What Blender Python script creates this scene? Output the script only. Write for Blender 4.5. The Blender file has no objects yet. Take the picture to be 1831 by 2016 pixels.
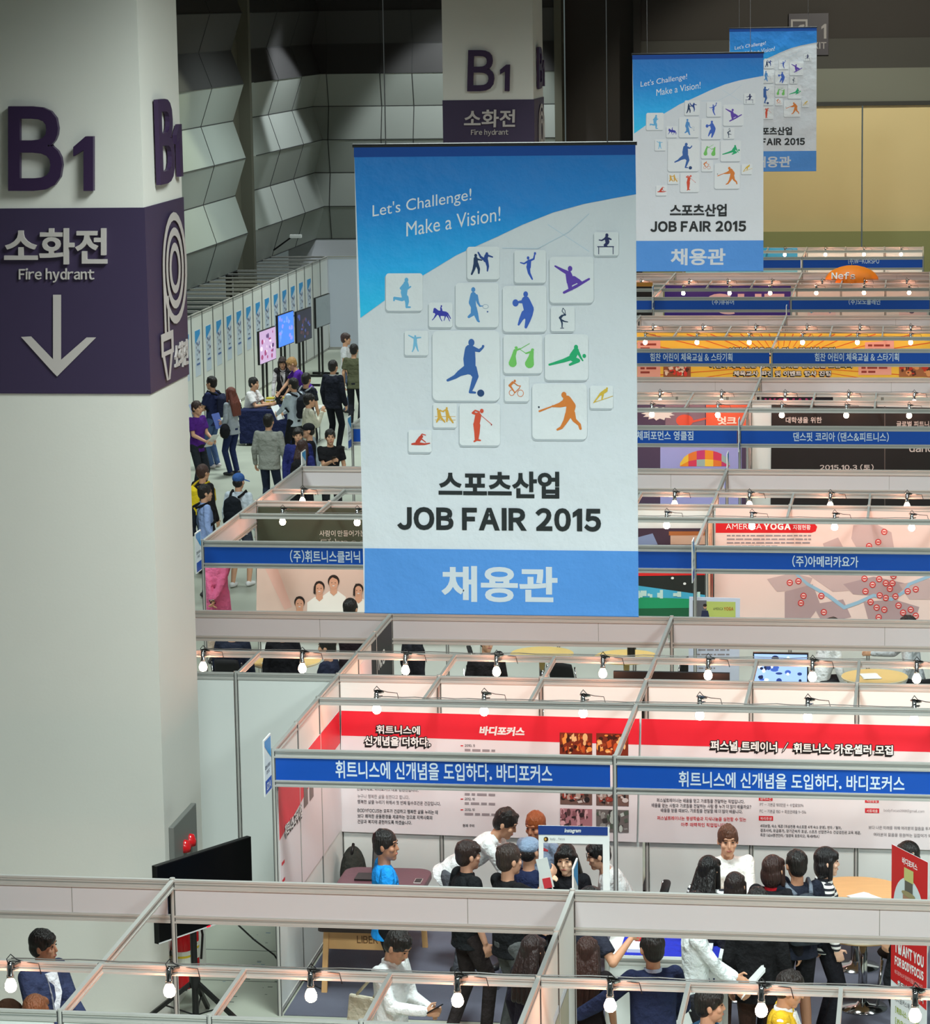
import bpy, bmesh, math, random
from mathutils import Vector, Matrix
random.seed(7)
SC = bpy.context.scene
COL = SC.collection
rad = math.radians

# ------------------------------------------------------------------ camera
FPX, YAW, PITCH, ROLL = 5958.39, rad(-8.6686), rad(-9.5232), rad(-0.938)
CAM = Vector((5.5745, -25.2096, 8.8251))
_f = Vector((math.sin(YAW)*math.cos(PITCH), math.cos(YAW)*math.cos(PITCH), math.sin(PITCH)))
_r0 = Vector((math.cos(YAW), -math.sin(YAW), 0.0))
_u0 = _r0.cross(_f)
_r = math.cos(ROLL)*_r0 + math.sin(ROLL)*_u0
_u = -math.sin(ROLL)*_r0 + math.cos(ROLL)*_u0
cd = bpy.data.cameras.new('camera')
cd.sensor_fit = 'HORIZONTAL'; cd.sensor_width = 36.0; cd.lens = FPX*36.0/1831.0
cd.clip_end = 400.0; cd.clip_start = 0.1
cam = bpy.data.objects.new('camera', cd); COL.objects.link(cam)
cam.matrix_world = Matrix(((_r.x, _u.x, -_f.x, CAM.x), (_r.y, _u.y, -_f.y, CAM.y), (_r.z, _u.z, -_f.z, CAM.z), (0, 0, 0, 1)))
SC.camera = cam

# ------------------------------------------------------------------ exposure, world, hall lights
SC.view_settings.view_transform = 'Standard'
SC.view_settings.look = 'None'
SC.view_settings.gamma = 1.0
SC.view_settings.use_curve_mapping = False
SC.view_settings.exposure = 0.0
SC.cycles.use_light_tree = True
SC.cycles.max_bounces = 6
SC.cycles.sample_clamp_indirect = 4.0
w = bpy.data.worlds.new('hall_air'); SC.world = w; w.use_nodes = True
w.node_tree.nodes['Background'].inputs[0].default_value = (0.80, 1.0, 0.97, 1)
w.node_tree.nodes['Background'].inputs[1].default_value = 0.10

def area(name, loc, size, power, color, rot=(0, 0, 0), spread=180, size_y=None):
    l = bpy.data.lights.new(name, 'AREA'); l.energy = power; l.color = color
    l.size = size; l.spread = rad(spread)
    if size_y: l.shape = 'RECTANGLE'; l.size_y = size_y
    o = bpy.data.objects.new(name, l); o.location = loc; o.rotation_euler = rot; COL.objects.link(o)
    return o
HALL = (0.88, 1.0, 0.98)
for yy in (-14, -3, 9, 21, 33, 45):           # rows of high-bay hall lamps, tilted a little down the hall
    for xx in ((2.5, 11.5) if yy < 5 else (-6.5, 2.5, 11.5)):
        area('hall_lamp', (xx, yy, 10.6), 2.2, 880 if yy < -10 else 520 if (yy < 0 or (xx < 0 and yy != 21)) else 400 if yy < 12 else 230, HALL, (rad(18 if yy < 30 else 0), 0, 0), 122)
def spot(loc, target, power, ang, color):
    l = bpy.data.lights.new('wall_and_fill_spot', 'SPOT'); l.energy = power; l.color = color
    l.spot_size = rad(ang); l.spot_blend = 0.35; l.shadow_soft_size = 0.25
    o = bpy.data.objects.new('wall_and_fill_spot', l); o.location = loc
    o.rotation_euler = (Vector(target)-Vector(loc)).to_track_quat('-Z', 'Y').to_euler(); COL.objects.link(o)

def ray(x, y):
    return (_f*FPX + _r*(x-915.5) - _u*(y-1008.0)).normalized()
def at(x, y, X=None, Y=None, Z=None):
    d = ray(x, y)
    t = (X-CAM.x)/d.x if X is not None else (Y-CAM.y)/d.y if Y is not None else (Z-CAM.z)/d.z
    return CAM + d*t
def at_plane(x, y, p, n):
    d = ray(x, y); n = Vector(n)
    return CAM + d*((Vector(p)-CAM).dot(n)/d.dot(n))

# ------------------------------------------------------------------ materials
def lin(c):
    def g(v):
        v = v/255.0
        return v/12.92 if v <= 0.04045 else ((v+0.055)/1.055)**2.4
    return (g(c[0]), g(c[1]), g(c[2]), 1.0)
MATS = {}
def mat(name, rgb=(200, 200, 200), rough=0.6, metal=0.0, bump=0.0, bscale=30.0, var=0.0, vscale=6.0, emit=0.0, stretch=None, spec=0.4, coat=0.0, bdist=0.02, bdet=3):
    if name in MATS: return MATS[name]
    m = bpy.data.materials.new(name); m.use_nodes = True; MATS[name] = m
    nt = m.node_tree; b = nt.nodes['Principled BSDF']; c = lin(rgb)
    b.inputs['Base Color'].default_value = c
    b.inputs['Roughness'].default_value = rough; b.inputs['Metallic'].default_value = metal
    b.inputs['Specular IOR Level'].default_value = spec
    if coat: b.inputs['Coat Weight'].default_value = coat
    m.diffuse_color = c
    tc = None
    if bump or var:
        tc = nt.nodes.new('ShaderNodeTexCoord')
        src = tc.outputs['Object']
        if stretch:
            mp = nt.nodes.new('ShaderNodeMapping'); mp.inputs['Scale'].default_value = stretch
            nt.links.new(src, mp.inputs[0]); src = mp.outputs[0]
    if var:
        n = nt.nodes.new('ShaderNodeTexNoise'); n.inputs['Scale'].default_value = vscale; n.inputs['Detail'].default_value = 4
        nt.links.new(src, n.inputs['Vector'])
        r = nt.nodes.new('ShaderNodeMapRange'); r.inputs[3].default_value = 1-var; r.inputs[4].default_value = 1+var
        nt.links.new(n.outputs['Fac'], r.inputs[0])
        mx = nt.nodes.new('ShaderNodeVectorMath'); mx.operation = 'SCALE'; mx.inputs[0].default_value = c[:3]
        nt.links.new(r.outputs[0], mx.inputs['Scale']); nt.links.new(mx.outputs[0], b.inputs['Base Color'])
    if bump:
        n = nt.nodes.new('ShaderNodeTexNoise'); n.inputs['Scale'].default_value = bscale; n.inputs['Detail'].default_value = bdet
        nt.links.new(src, n.inputs['Vector'])
        bp = nt.nodes.new('ShaderNodeBump'); bp.inputs['Strength'].default_value = bump; bp.inputs['Distance'].default_value = bdist
        nt.links.new(n.outputs['Fac'], bp.inputs['Height']); nt.links.new(bp.outputs[0], b.inputs['Normal'])
    if emit:
        b.inputs['Emission Color'].default_value = c; b.inputs['Emission Strength'].default_value = emit
    return m
def cmat(rgb, kind='p'):
    """a plain printed / painted colour"""
    return mat('%s_%d_%d_%d' % ({'p': 'print', 'c': 'cloth', 's': 'plastic'}[kind], *rgb), rgb,
               {'p': 0.55, 'c': 0.9, 's': 0.35}[kind], bump=1.0 if kind == 'c' else 0, bscale=8, bdist=0.06, bdet=4, var=0.10 if kind == 'c' else 0, vscale=9, spec=0.15 if kind == 'c' else 0.35)
def stripes(name, a, b, scale, axis=2):
    m = bpy.data.materials.new(name); m.use_nodes = True; nt = m.node_tree; p = nt.nodes['Principled BSDF']
    tc = nt.nodes.new('ShaderNodeTexCoord'); s = nt.nodes.new('ShaderNodeSeparateXYZ'); nt.links.new(tc.outputs['Object'], s.inputs[0])
    mu = nt.nodes.new('ShaderNodeMath'); mu.operation = 'MULTIPLY'; mu.inputs[1].default_value = scale; nt.links.new(s.outputs[axis], mu.inputs[0])
    fr = nt.nodes.new('ShaderNodeMath'); fr.operation = 'FRACT'; nt.links.new(mu.outputs[0], fr.inputs[0])
    gt = nt.nodes.new('ShaderNodeMath'); gt.operation = 'GREATER_THAN'; gt.inputs[1].default_value = 0.5; nt.links.new(fr.outputs[0], gt.inputs[0])
    mx = nt.nodes.new('ShaderNodeMix'); mx.data_type = 'RGBA'; mx.inputs[6].default_value = lin(a); mx.inputs[7].default_value = lin(b)
    nt.links.new(gt.outputs[0], mx.inputs[0]); nt.links.new(mx.outputs[2], p.inputs['Base Color']); p.inputs['Roughness'].default_value = 0.9
    return m
ALU = mat('brushed_aluminium', (186, 185, 180), 0.36, 0.18, var=0.05, vscale=3)
PANEL = mat('white_laminate_panel', (222, 226, 222), 0.5, var=0.02, vscale=1.5)
FASC_BACK = mat('fascia_board_back', (198, 196, 198), 0.55, var=0.02, vscale=2)
BLUE = mat('fascia_blue_film', (14, 80, 178), 0.4)
WHITE = cmat((236, 238, 236)); BLACK = cmat((22, 22, 24)); INK = cmat((52, 52, 58)); RED = cmat((206, 34, 48))
CHROME = mat('chrome', (205, 205, 205), 0.12, 1.0)
BLKP = mat('black_plastic', (16, 16, 17), 0.4)
WOOD = mat('pale_wood', (214, 168, 112), 0.5, var=0.12, vscale=4, stretch=(1, 8, 1))

# ------------------------------------------------------------------ mesh building
class MB:
    def __init__(s): s.v = []; s.f = []; s.mi = []; s.mats = []
    def m(s, material):
        if material not in s.mats: s.mats.append(material)
        return s.mats.index(material)
    def add(s, vs, fs, material):
        k = len(s.v); i = s.m(material)
        s.v += [tuple(v) for v in vs]; s.f += [tuple(k+q for q in f) for f in fs]; s.mi += [i]*len(fs)
        return s
    def box(s, a, b, material):
        x0, y0, z0 = a; x1, y1, z1 = b
        x0, x1 = min(x0, x1), max(x0, x1); y0, y1 = min(y0, y1), max(y0, y1); z0, z1 = min(z0, z1), max(z0, z1)
        return s.add([(x0, y0, z0), (x1, y0, z0), (x1, y1, z0), (x0, y1, z0), (x0, y0, z1), (x1, y0, z1), (x1, y1, z1), (x0, y1, z1)],
                     [(0, 3, 2, 1), (4, 5, 6, 7), (0, 1, 5, 4), (1, 2, 6, 5), (2, 3, 7, 6), (3, 0, 4, 7)], material)
    def bar(s, p, q, wdt, hgt, material, up=(0, 0, 1)):
        p, q = Vector(p), Vector(q); d = (q-p).normalized(); up = Vector(up)
        if abs(d.dot(up)) > 0.98: up = Vector((0, 1, 0))
        sx = d.cross(up).normalized()*wdt/2; sz = sx.cross(d).normalized()*hgt/2
        vs = [p-sx-sz, p+sx-sz, p+sx+sz, p-sx+sz, q-sx-sz, q+sx-sz, q+sx+sz, q-sx+sz]
        return s.add(vs, [(0, 1, 2, 3), (7, 6, 5, 4), (0, 4, 5, 1), (1, 5, 6, 2), (2, 6, 7, 3), (3, 7, 4, 0)], material)
    def tube(s, pts, r, material, n=10, close=True):
        pts = [Vector(p) for p in pts]; rs = r if isinstance(r, (list, tuple)) else [r]*len(pts)
        vs = []; fs = []; ref = None
        for i, p in enumerate(pts):
            d = (pts[min(i+1, len(pts)-1)]-pts[max(i-1, 0)])
            d = d.normalized() if d.length > 1e-9 else Vector((0, 0, 1))
            if ref is None or abs(ref.dot(d)) > 0.99: ref = Vector((1, 0, 0)) if abs(d.x) < 0.9 else Vector((0, 1, 0))
            a = (ref-d*ref.dot(d)).normalized(); ref = a; b = d.cross(a)
            for k in range(n):
                t = 2*math.pi*k/n; vs.append(p+(a*math.cos(t)+b*math.sin(t))*rs[i])
        for i in range(len(pts)-1):
            for k in range(n):
                fs.append((i*n+k, i*n+(k+1) % n, (i+1)*n+(k+1) % n, (i+1)*n+k))
        if close: fs.append(tuple(reversed(range(n)))); fs.append(tuple((len(pts)-1)*n+k for k in range(n)))
        return s.add(vs, fs, material)
    def lathe(s, c, prof, material, n=24, axis='z'):
        """prof: list of (radius, height)"""
        vs = []; fs = []; c = Vector(c)
        for rr, h in prof:
            for k in range(n):
                t = 2*math.pi*k/n; x, y = rr*math.cos(t), rr*math.sin(t)
                vs.append(c+(Vector((x, y, h)) if axis == 'z' else Vector((x, h, y))))
        for i in range(len(prof)-1):
            for k in range(n): fs.append((i*n+k, i*n+(k+1) % n, (i+1)*n+(k+1) % n, (i+1)*n+k))
        fs.append(tuple(reversed(range(n)))); fs.append(tuple((len(prof)-1)*n+k for k in range(n)))
        return s.add(vs, fs, material)
    def ell(s, c, r, material, n=16, mrot=None):
        vs = []; fs = []; c = Vector(c); m = n//2
        for i in range(m+1):
            ph = math.pi*i/m
            for k in range(n):
                t = 2*math.pi*k/n
                v = Vector((r[0]*math.sin(ph)*math.cos(t), r[1]*math.sin(ph)*math.sin(t), r[2]*math.cos(ph)))
                if mrot: v = mrot @ v
                vs.append(c+v)
        for i in range(m):
            for k in range(n): fs.append((i*n+k, (i+1)*n+k, (i+1)*n+(k+1) % n, i*n+(k+1) % n))
        return s.add(vs, fs, material)
    def build(s, name, parent=None, loc=None, smooth=False, bevel=0.0):
        me = bpy.data.meshes.new(name); org = Vector(loc) if loc is not None else Vector((0, 0, 0))
        me.from_pydata([tuple(Vector(v)-org) for v in s.v], [], s.f)
        for mm in s.mats: me.materials.append(mm)
        me.polygons.foreach_set('material_index', s.mi)
        if smooth: me.polygons.foreach_set('use_smooth', [True]*len(s.f))
        me.validate(); me.update()
        o = bpy.data.objects.new(name, me); o.location = org; COL.objects.link(o)
        if smooth and smooth != 'all':
            pass
        if bevel:
            b = o.modifiers.new('bevel', 'BEVEL'); b.width = bevel; b.segments = 2; b.limit_method = 'ANGLE'
        if parent: o.parent = parent; o.location = org-parent.location if parent.rotation_euler.z == 0 else org
        return o
def thing(name, label, cat, loc=(0, 0, 0), group=None):
    o = bpy.data.objects.new(name, None); o.empty_display_size = 0.1; o.location = loc; COL.objects.link(o)
    return tag(o, label, cat, group)
def tag(o, label, cat, group=None):
    o['label'] = label; o['category'] = cat
    if group: o['group'] = group
    return o
def struct(o):
    o['kind'] = 'structure'; return o
def dup(root, loc, label=None):
    r = root.copy(); COL.objects.link(r); r.location = loc
    if label: r['label'] = label
    for ch in list(root.children):
        c = ch.copy(); COL.objects.link(c); c.parent = r
        for g in ch.children:
            d = g.copy(); COL.objects.link(d); d.parent = c
    return r
ORD = ['', 'first', 'second', 'third', 'fourth', 'fifth', 'sixth', 'seventh', 'eighth', 'ninth', 'tenth', 'eleventh', 'twelfth', 'thirteenth', 'fourteenth', 'fifteenth']

# ------------------------------------------------------------------ flat printed art
_TX = {}
_CU = bpy.data.curves.new('lettering_source', 'FONT'); _CU.size = 1.0; _CU.resolution_u = 4
_TO = bpy.data.objects.new('lettering_source', _CU)
def _font_mesh(s, bold, extrude, space=1.0):
    cu = _CU; cu.body = s; cu.offset = bold; cu.extrude = extrude; cu.space_character = space
    me = _TO.to_mesh()
    vs = [tuple(v.co) for v in me.vertices]; fs = [tuple(p.vertices) for p in me.polygons]
    _TO.to_mesh_clear()
    return vs, fs
def text_mesh(s, bold=0.0, extrude=0.0, space=1.0, native=False):
    """lettering: Hangul as set by the font; Latin from the full-width forms, set letter by letter (a plain grotesque)"""
    key = (s, bold, extrude, space, native)
    if key in _TX: return _TX[key]
    if native: vs, fs = _font_mesh(s, bold, extrude, space)
    else:
        vs, fs, x = [], [], 0.0
        runs = []
        for ch in s:
            lat = 32 < ord(ch) < 127
            if ch == ' ': runs.append(' ')
            elif lat or not runs or runs[-1] == ' ' or runs[-1][0] == 'L': runs.append(('L' if lat else 'K')+ch)
            else: runs[-1] += ch
        for r in runs:
            if r == ' ': x += 0.30*space; continue
            t = chr(ord(r[1])+0xFEE0) if r[0] == 'L' else r[1:]
            k2 = (r[0], t, bold, extrude)
            if r == 'L1':       # a plain footless figure one
                b_ = bold; P = [(0.03-b_, 0.49-b_), (0.03-b_, 0.585+b_), (0.20, 0.735+b_), (0.30+b_, 0.735+b_), (0.30+b_, -b_), (0.19-b_, -b_), (0.19-b_, 0.58-b_)]; n_ = len(P)
                _TX[k2] = ([(x_, y_, extrude) for x_, y_ in P]+([(x_, y_, -extrude) for x_, y_ in P] if extrude else []), [tuple(reversed(range(n_)))]+([(i, n_+i, n_+(i+1) % n_, (i+1) % n_) for i in range(n_)] if extrude else []))
            if r == 'LI':       # capital I without serifs
                b_ = bold; P = [(0.0-b_, -b_), (0.0-b_, 0.735+b_), (0.10+b_, 0.735+b_), (0.10+b_, -b_)]
                _TX[k2] = ([(x_, y_, extrude) for x_, y_ in P], [(3, 2, 1, 0)])
            if k2 not in _TX: _TX[k2] = _font_mesh(t, bold, extrude)
            v2, f2 = _TX[k2]
            a = min(v[0] for v in v2); b = max(v[0] for v in v2); k = len(vs)
            vs += [(v[0]-a+x, v[1], v[2]) for v in v2]; fs += [tuple(k+q for q in f) for f in f2]; x += (b-a)+0.085*space
    x0 = min(v[0] for v in vs); x1 = max(v[0] for v in vs); y0 = min(v[1] for v in vs); y1 = max(v[1] for v in vs)
    _TX[key] = (vs, fs, x0, x1, y0, y1)
    return _TX[key]
class Art:
    """flat print: 2-D shapes in a picture frame (x right, y down), laid on a real plane by fn(x, y) -> point"""
    def __init__(s, fn, normal, eps=0.0012): s.fn = fn; s.n = Vector(normal).normalized(); s.mb = MB(); s.eps = eps; s.k = 0
    def raw(s, pts, faces, material, layer=1):
        s.k += 1
        s.mb.add([s.fn(p[0], p[1]) + s.n*(layer*s.eps + s.k*1.5e-5 + (p[2] if len(p) > 2 else 0)) for p in pts], faces, material); return s
    def poly(s, pts, material, layer=1): return s.raw(pts, [tuple(range(len(pts)))], material, layer)
    def rect(s, x0, y0, x1, y1, material, layer=1, shear=0): return s.poly([(x0, y0), (x1, y0+shear), (x1, y1+shear), (x0, y1)], material, layer)
    def rrect(s, x0, y0, x1, y1, r, material, layer=1):
        p = []
        for cx, cy, a in ((x1-r, y0+r, -90), (x1-r, y1-r, 0), (x0+r, y1-r, 90), (x0+r, y0+r, 180)):
            for k in range(5): t = rad(a+k*22.5); p.append((cx+r*math.cos(t), cy+r*math.sin(t)))
        return s.poly(p, material, layer)
    def ell(s, x, y, rx, ry, material, layer=1, n=20):
        return s.poly([(x+rx*math.cos(2*math.pi*k/n), y+ry*math.sin(2*math.pi*k/n)) for k in range(n)], material, layer)
    def ring(s, x, y, rx, ry, wd, material, layer=1, n=28):
        o = [(x+rx*math.cos(2*math.pi*k/n), y+ry*math.sin(2*math.pi*k/n)) for k in range(n)]
        i = [(x+(rx-wd)*math.cos(2*math.pi*k/n), y+(ry-wd)*math.sin(2*math.pi*k/n)) for k in range(n)]
        return s.raw(o+i, [(k, (k+1) % n, n+(k+1) % n, n+k) for k in range(n)], material, layer)
    def stroke(s, pts, material, layer=1):
        """pts: (x, y, half width); a chain of tapered round-ended strokes"""
        for (xa, ya, ra), (xb, yb, rb) in zip(pts, pts[1:]):
            a = math.atan2(yb-ya, xb-xa); p = []
            for k in range(7): t = a+math.pi/2+k*math.pi/6; p.append((xa+ra*math.cos(t), ya+ra*math.sin(t)))
            for k in range(7): t = a-math.pi/2+k*math.pi/6; p.append((xb+rb*math.cos(t), yb+rb*math.sin(t)))
            s.poly(p, material, layer)
        return s
    def text(s, t, x0, y0, x1, y1, material, layer=2, bold=0.0, shear=0.0, slant=0.0, extrude=0.0, space=1.0, out=0.0, keep=False, native=False):
        vs, fs, a, b, c, d = text_mesh(t, bold, extrude, space, native)
        kx = (x1-x0)/max(b-a, 1e-6); ky = (y1-y0)/max(d-c, 1e-6)
        if keep: kx = min(kx, ky); x1 = x0+kx*(b-a)
        pts = []
        for v in vs:
            px = x0+(v[0]-a)*kx+slant*(v[1]-c)*ky; py = y1-(v[1]-c)*ky+shear*(px-x0)
            pts.append((px, py, out+v[2]) if extrude or out else (px, py))
        return s.raw(pts, fs, material, layer)
    def lines(s, x0, y0, wid, n, dy, hgt, material, layer=2, shear=0.0, seed=1):
        """rows of body copy too small to read: short dashes word by word"""
        rg = random.Random(seed)
        for i in range(n):
            x = x0; end = x0+wid*(1.0 if i < n-1 else 0.6)
            while x < end-2:
                ww = min(rg.uniform(1.2, 4.2)*hgt*1.3, end-x)
                s.rect(x, y0+i*dy+shear*(x-x0), x+ww, y0+i*dy+hgt+shear*(x-x0), material, layer, shear*ww); x += ww+hgt*0.8
        return s
    def build(s, name, parent=None): return s.mb.build(name, parent)
# ================================================================== THE HALL
H = 2.43
ROW = [0.0, 10.23, 20.55, 30.89, 40.84, 51.2]      # front lines of the booth islands down the hall
CONC = mat('worn_concrete', (168, 172, 158), 0.55, var=0.10, vscale=1.3, bump=0.05, bscale=8)
mb = MB(); mb.box((-22, -45, -0.2), (30, 66, 0), CONC); o = struct(mb.build('floor'))
m = MB(); GR = mat('floor_joint', (98, 104, 98), 0.8)
for k in range(7): m.box((-1.9, 0.9+k*0.9, 0), (-0.02, 0.912+k*0.9, 0.002), GR)
STAIN = mat('floor_scuffs', (110, 130, 150), 0.7)
rg = random.Random(3)
for k in range(60):
    x = rg.uniform(-0.75, -0.05); y = rg.uniform(0.2, 3.6); a = rg.uniform(0.01, 0.05)
    m.box((x, y, 0), (x+a, y+a*0.4, 0.0015), STAIN if k % 2 else GR)
struct(m.build('trim_1'))
mb = MB(); mb.box((-22, -45, 15.0), (30, 66, 15.2), mat('dark_ceiling', (40, 40, 42), 0.9)); struct(mb.build('ceiling'))

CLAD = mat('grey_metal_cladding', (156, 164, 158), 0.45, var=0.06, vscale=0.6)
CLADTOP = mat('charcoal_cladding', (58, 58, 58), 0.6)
CLADD = mat('olive_steel', (92, 92, 80), 0.6)
SEAM = mat('cladding_seam', (58, 60, 60), 0.8)
DARKW = mat('charcoal_wall', (54, 51, 50), 0.8, var=0.05, vscale=0.5)
ZF = [14.99, 14.1, 13.2, 12.3, 11.4, 10.5, 9.6, 8.7, 7.8, 6.99, 6.09, 5.18, 4.26, 3.34, 2.42]   # fold lines, top to bottom
def folds(base, amp, phase=0):
    return [(base+(amp if (k+phase) % 2 else 0.0), z) for k, z in enumerate(ZF)]
# back wall, folded part
m = MB(); YB = 58.0; pr_ = folds(0.0, 0.24)
def strip(m, p0, p1, horizontal, a0, a1):
    (d0, z0), (d1, z1) = p0, p1
    if horizontal:
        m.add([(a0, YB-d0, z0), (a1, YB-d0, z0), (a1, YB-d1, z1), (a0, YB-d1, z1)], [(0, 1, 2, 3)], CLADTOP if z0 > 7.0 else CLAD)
    else:
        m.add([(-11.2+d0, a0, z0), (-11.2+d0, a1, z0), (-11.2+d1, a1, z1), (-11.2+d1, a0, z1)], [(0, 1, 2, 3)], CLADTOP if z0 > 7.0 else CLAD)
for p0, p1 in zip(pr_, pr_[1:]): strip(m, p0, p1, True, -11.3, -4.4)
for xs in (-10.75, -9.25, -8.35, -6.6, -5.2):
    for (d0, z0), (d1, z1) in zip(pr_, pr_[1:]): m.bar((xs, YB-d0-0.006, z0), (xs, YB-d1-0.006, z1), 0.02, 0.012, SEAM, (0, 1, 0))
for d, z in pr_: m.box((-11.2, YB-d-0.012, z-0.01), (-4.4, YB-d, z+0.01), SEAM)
m.box((-4.4, YB-0.3, 0), (-4.2, YB+0.3, 15), CLADD)
m.box((-12, YB, 0), (-4.4, YB+0.3, 2.42), mat('white_plaster', (214, 220, 226), 0.7))
m.box((-12, YB+0.01, 2.4), (-4.4, YB+0.3, 15), CLADD)
# plain dark bay and the bay above the big doors
m.box((-4.2, YB+0.6, 0), (-2.2, YB+0.9, 15), DARKW)
m.box((-2.25, YB-0.1, 0), (-2.05, YB+0.9, 15), mat('dark_steel', (38, 36, 34), 0.6))
m.box((-2.05, YB, 6.05), (30, YB+0.4, 15), DARKW)
for z0, z1, c in ((6.05, 6.95, (112, 116, 108)), (6.95, 7.75, (62, 62, 60))):  # lower band is lighter: its lit look is put into the colour
    m.box((-2.05, YB-0.05, z0), (30, YB, z1), mat('header_band_%d' % c[0], c, 0.7))
m.box((-2.05, YB-0.12, 5.95), (30, YB-0.02, 6.06), SEAM)
struct(m.build('wall_back'))
DOORM = mat('beige_sliding_door', (218, 200, 150), 0.55, var=0.05, vscale=0.7)
m = MB(); m.box((-2.05, YB+0.05, 0), (3.92, YB+0.2, 5.96), DOORM); m.box((-2.05, YB+0.02, 0), (3.92, YB+0.05, 2.55), mat('green_reflect_tint', (150, 152, 104), 0.6))  # green reflected light at the door foot, put in as a coloured strip
struct(m.build('door_1'))
m = MB(); m.box((3.96, YB+0.05, 0), (10.2, YB+0.2, 5.96), DOORM); m.box((3.96, YB+0.02, 0), (10.2, YB+0.05, 2.55), mat('green_reflect_tint', (150, 152, 104), 0.6))
struct(m.build('door_2'))
m = MB(); m.box((10.2, YB, 0), (30, YB+0.4, 6.05), DARKW); struct(m.build('trim_2'))

# left wall: two folded bays with a post between them, open below
YP0 = at(499, 300, X=-10.9).y; YP1 = at(484, 310, X=-10.9).y
m = MB(); pl_ = folds(0.0, 0.30)
for p0, p1 in zip(pl_, pl_[1:]):
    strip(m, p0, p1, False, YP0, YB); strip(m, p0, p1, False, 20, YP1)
for yy in (YP0+3.2, YP0+6.2):
    for (d0, z0), (d1, z1) in zip(pl_, pl_[1:]): m.bar((-11.2+d0+0.006, yy, z0), (-11.2+d1+0.006, yy, z1), 0.02, 0.012, SEAM, (1, 0, 0))
for yy in (YP1-3.4, YP1-7.0):
    for (d0, z0), (d1, z1) in zip(pl_, pl_[1:]): m.bar((-11.2+d0+0.006, yy, z0), (-11.2+d1+0.006, yy, z1), 0.02, 0.012, SEAM, (1, 0, 0))
for d, z in pl_:
    m.box((-11.2+d, YP0+0.3, z-0.01), (-11.2+d+0.012, YB, z+0.01), SEAM); m.box((-11.2+d, 20, z-0.01), (-11.2+d+0.012, YP1, z+0.01), SEAM)
for a0, a1 in ((YP0, YP0+0.01), (YP1-0.01, YP1), (YB-0.02, YB)):
    pts = [(-11.2+d, a1, z) for d, z in pl_]
    m.add(pts+[(-11.75, a1, ZF[-1]), (-11.75, a1, ZF[0])], [tuple(range(len(pts)+2))], CLADD)
m.box((-11.8, 20, 2.42), (-11.6, YB, 15), CLADD)
m.box((-11.5, YP1, 0), (-11.19, YP0, 15), CLADD); m.box((-11.5, YP0-0.25, 0), (-10.9, YP0, 15), CLADD)
m.box((-15.2, 20, 0), (-15.0, YB, 2.5), mat('recess_dark', (46, 46, 44), 0.8))
m.box((-15.0, 20, 2.42), (-11.2, YB, 2.5), mat('recess_dark', (46, 46, 44), 0.8))
struct(m.build('wall_left'))
m = MB(); m.box((-15.0, 20, 0.0), (-9.8, 52.5, 0.02), mat('recess_shade_slab', (26, 26, 26), 0.9)); struct(m.build('trim_4'))  # dark slab added; the shade between the beams is put into its colour
for yy in (38.5, 43.5, 49.5, 54.5):
    m = MB(); m.box((-14.9, yy, 0), (-14.7, yy+1.5, 2.4), mat('white_plaster', (214, 220, 226), 0.7)); struct(m.build('trim_3'))
# arm lamp on the left wall
t = thing('wall_lamp', 'small white lamp head on a thin arm fixed to the folded grey wall', 'lamp', at(575, 466, X=-10.6))
p = Vector(t.location); m = MB(); m.bar(p+Vector((-0.5, 0.0, -0.35)), p, 0.04, 0.04, BLKP); m.build('arm', t)
m = MB(); m.box(p+Vector((-0.05, -0.06, -0.03)), p+Vector((0.25, 0.06, 0.05)), WHITE); m.build('lamp_head', t)

# real spots that graze the folded wall, then fill spots for banners and doors
spot((-8.7, 39.5, 10.4), (-11.0, 40.5, 4.2), 1500, 66, (0.95, 1.0, 0.74))
spot((-8.4, 52.5, 10.4), (-11.0, 53.5, 4.6), 1700, 52, (0.92, 0.97, 1.0))
spot((-6.3, 54.6, 10.4), (-6.9, 58.0, 4.4), 1300, 62, (0.95, 1.0, 1.0))
spot((2.0, -15.0, 10.3), (2.75, -4.6, 7.5), 300, 30, (0.95, 1.0, 1.0))  # extra spot added so the nearest banner is brighter
spot((2.2, 10.0, 10.3), (2.2, 20.0, 6.3), 1500, 34, (0.95, 1.0, 1.0))  # added spot that lifts the middle banner
spot((2.0, 35.0, 10.3), (2.0, 44.6, 6.4), 1200, 34, (0.95, 1.0, 1.0))  # farthest banner brightened by an added spot
spot((3.5, 49, 9.6), (3.2, 58.0, 3.4), 2300, 80, (1.0, 0.95, 0.75))  # fill spot aimed at the big doors to brighten their beige

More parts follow.
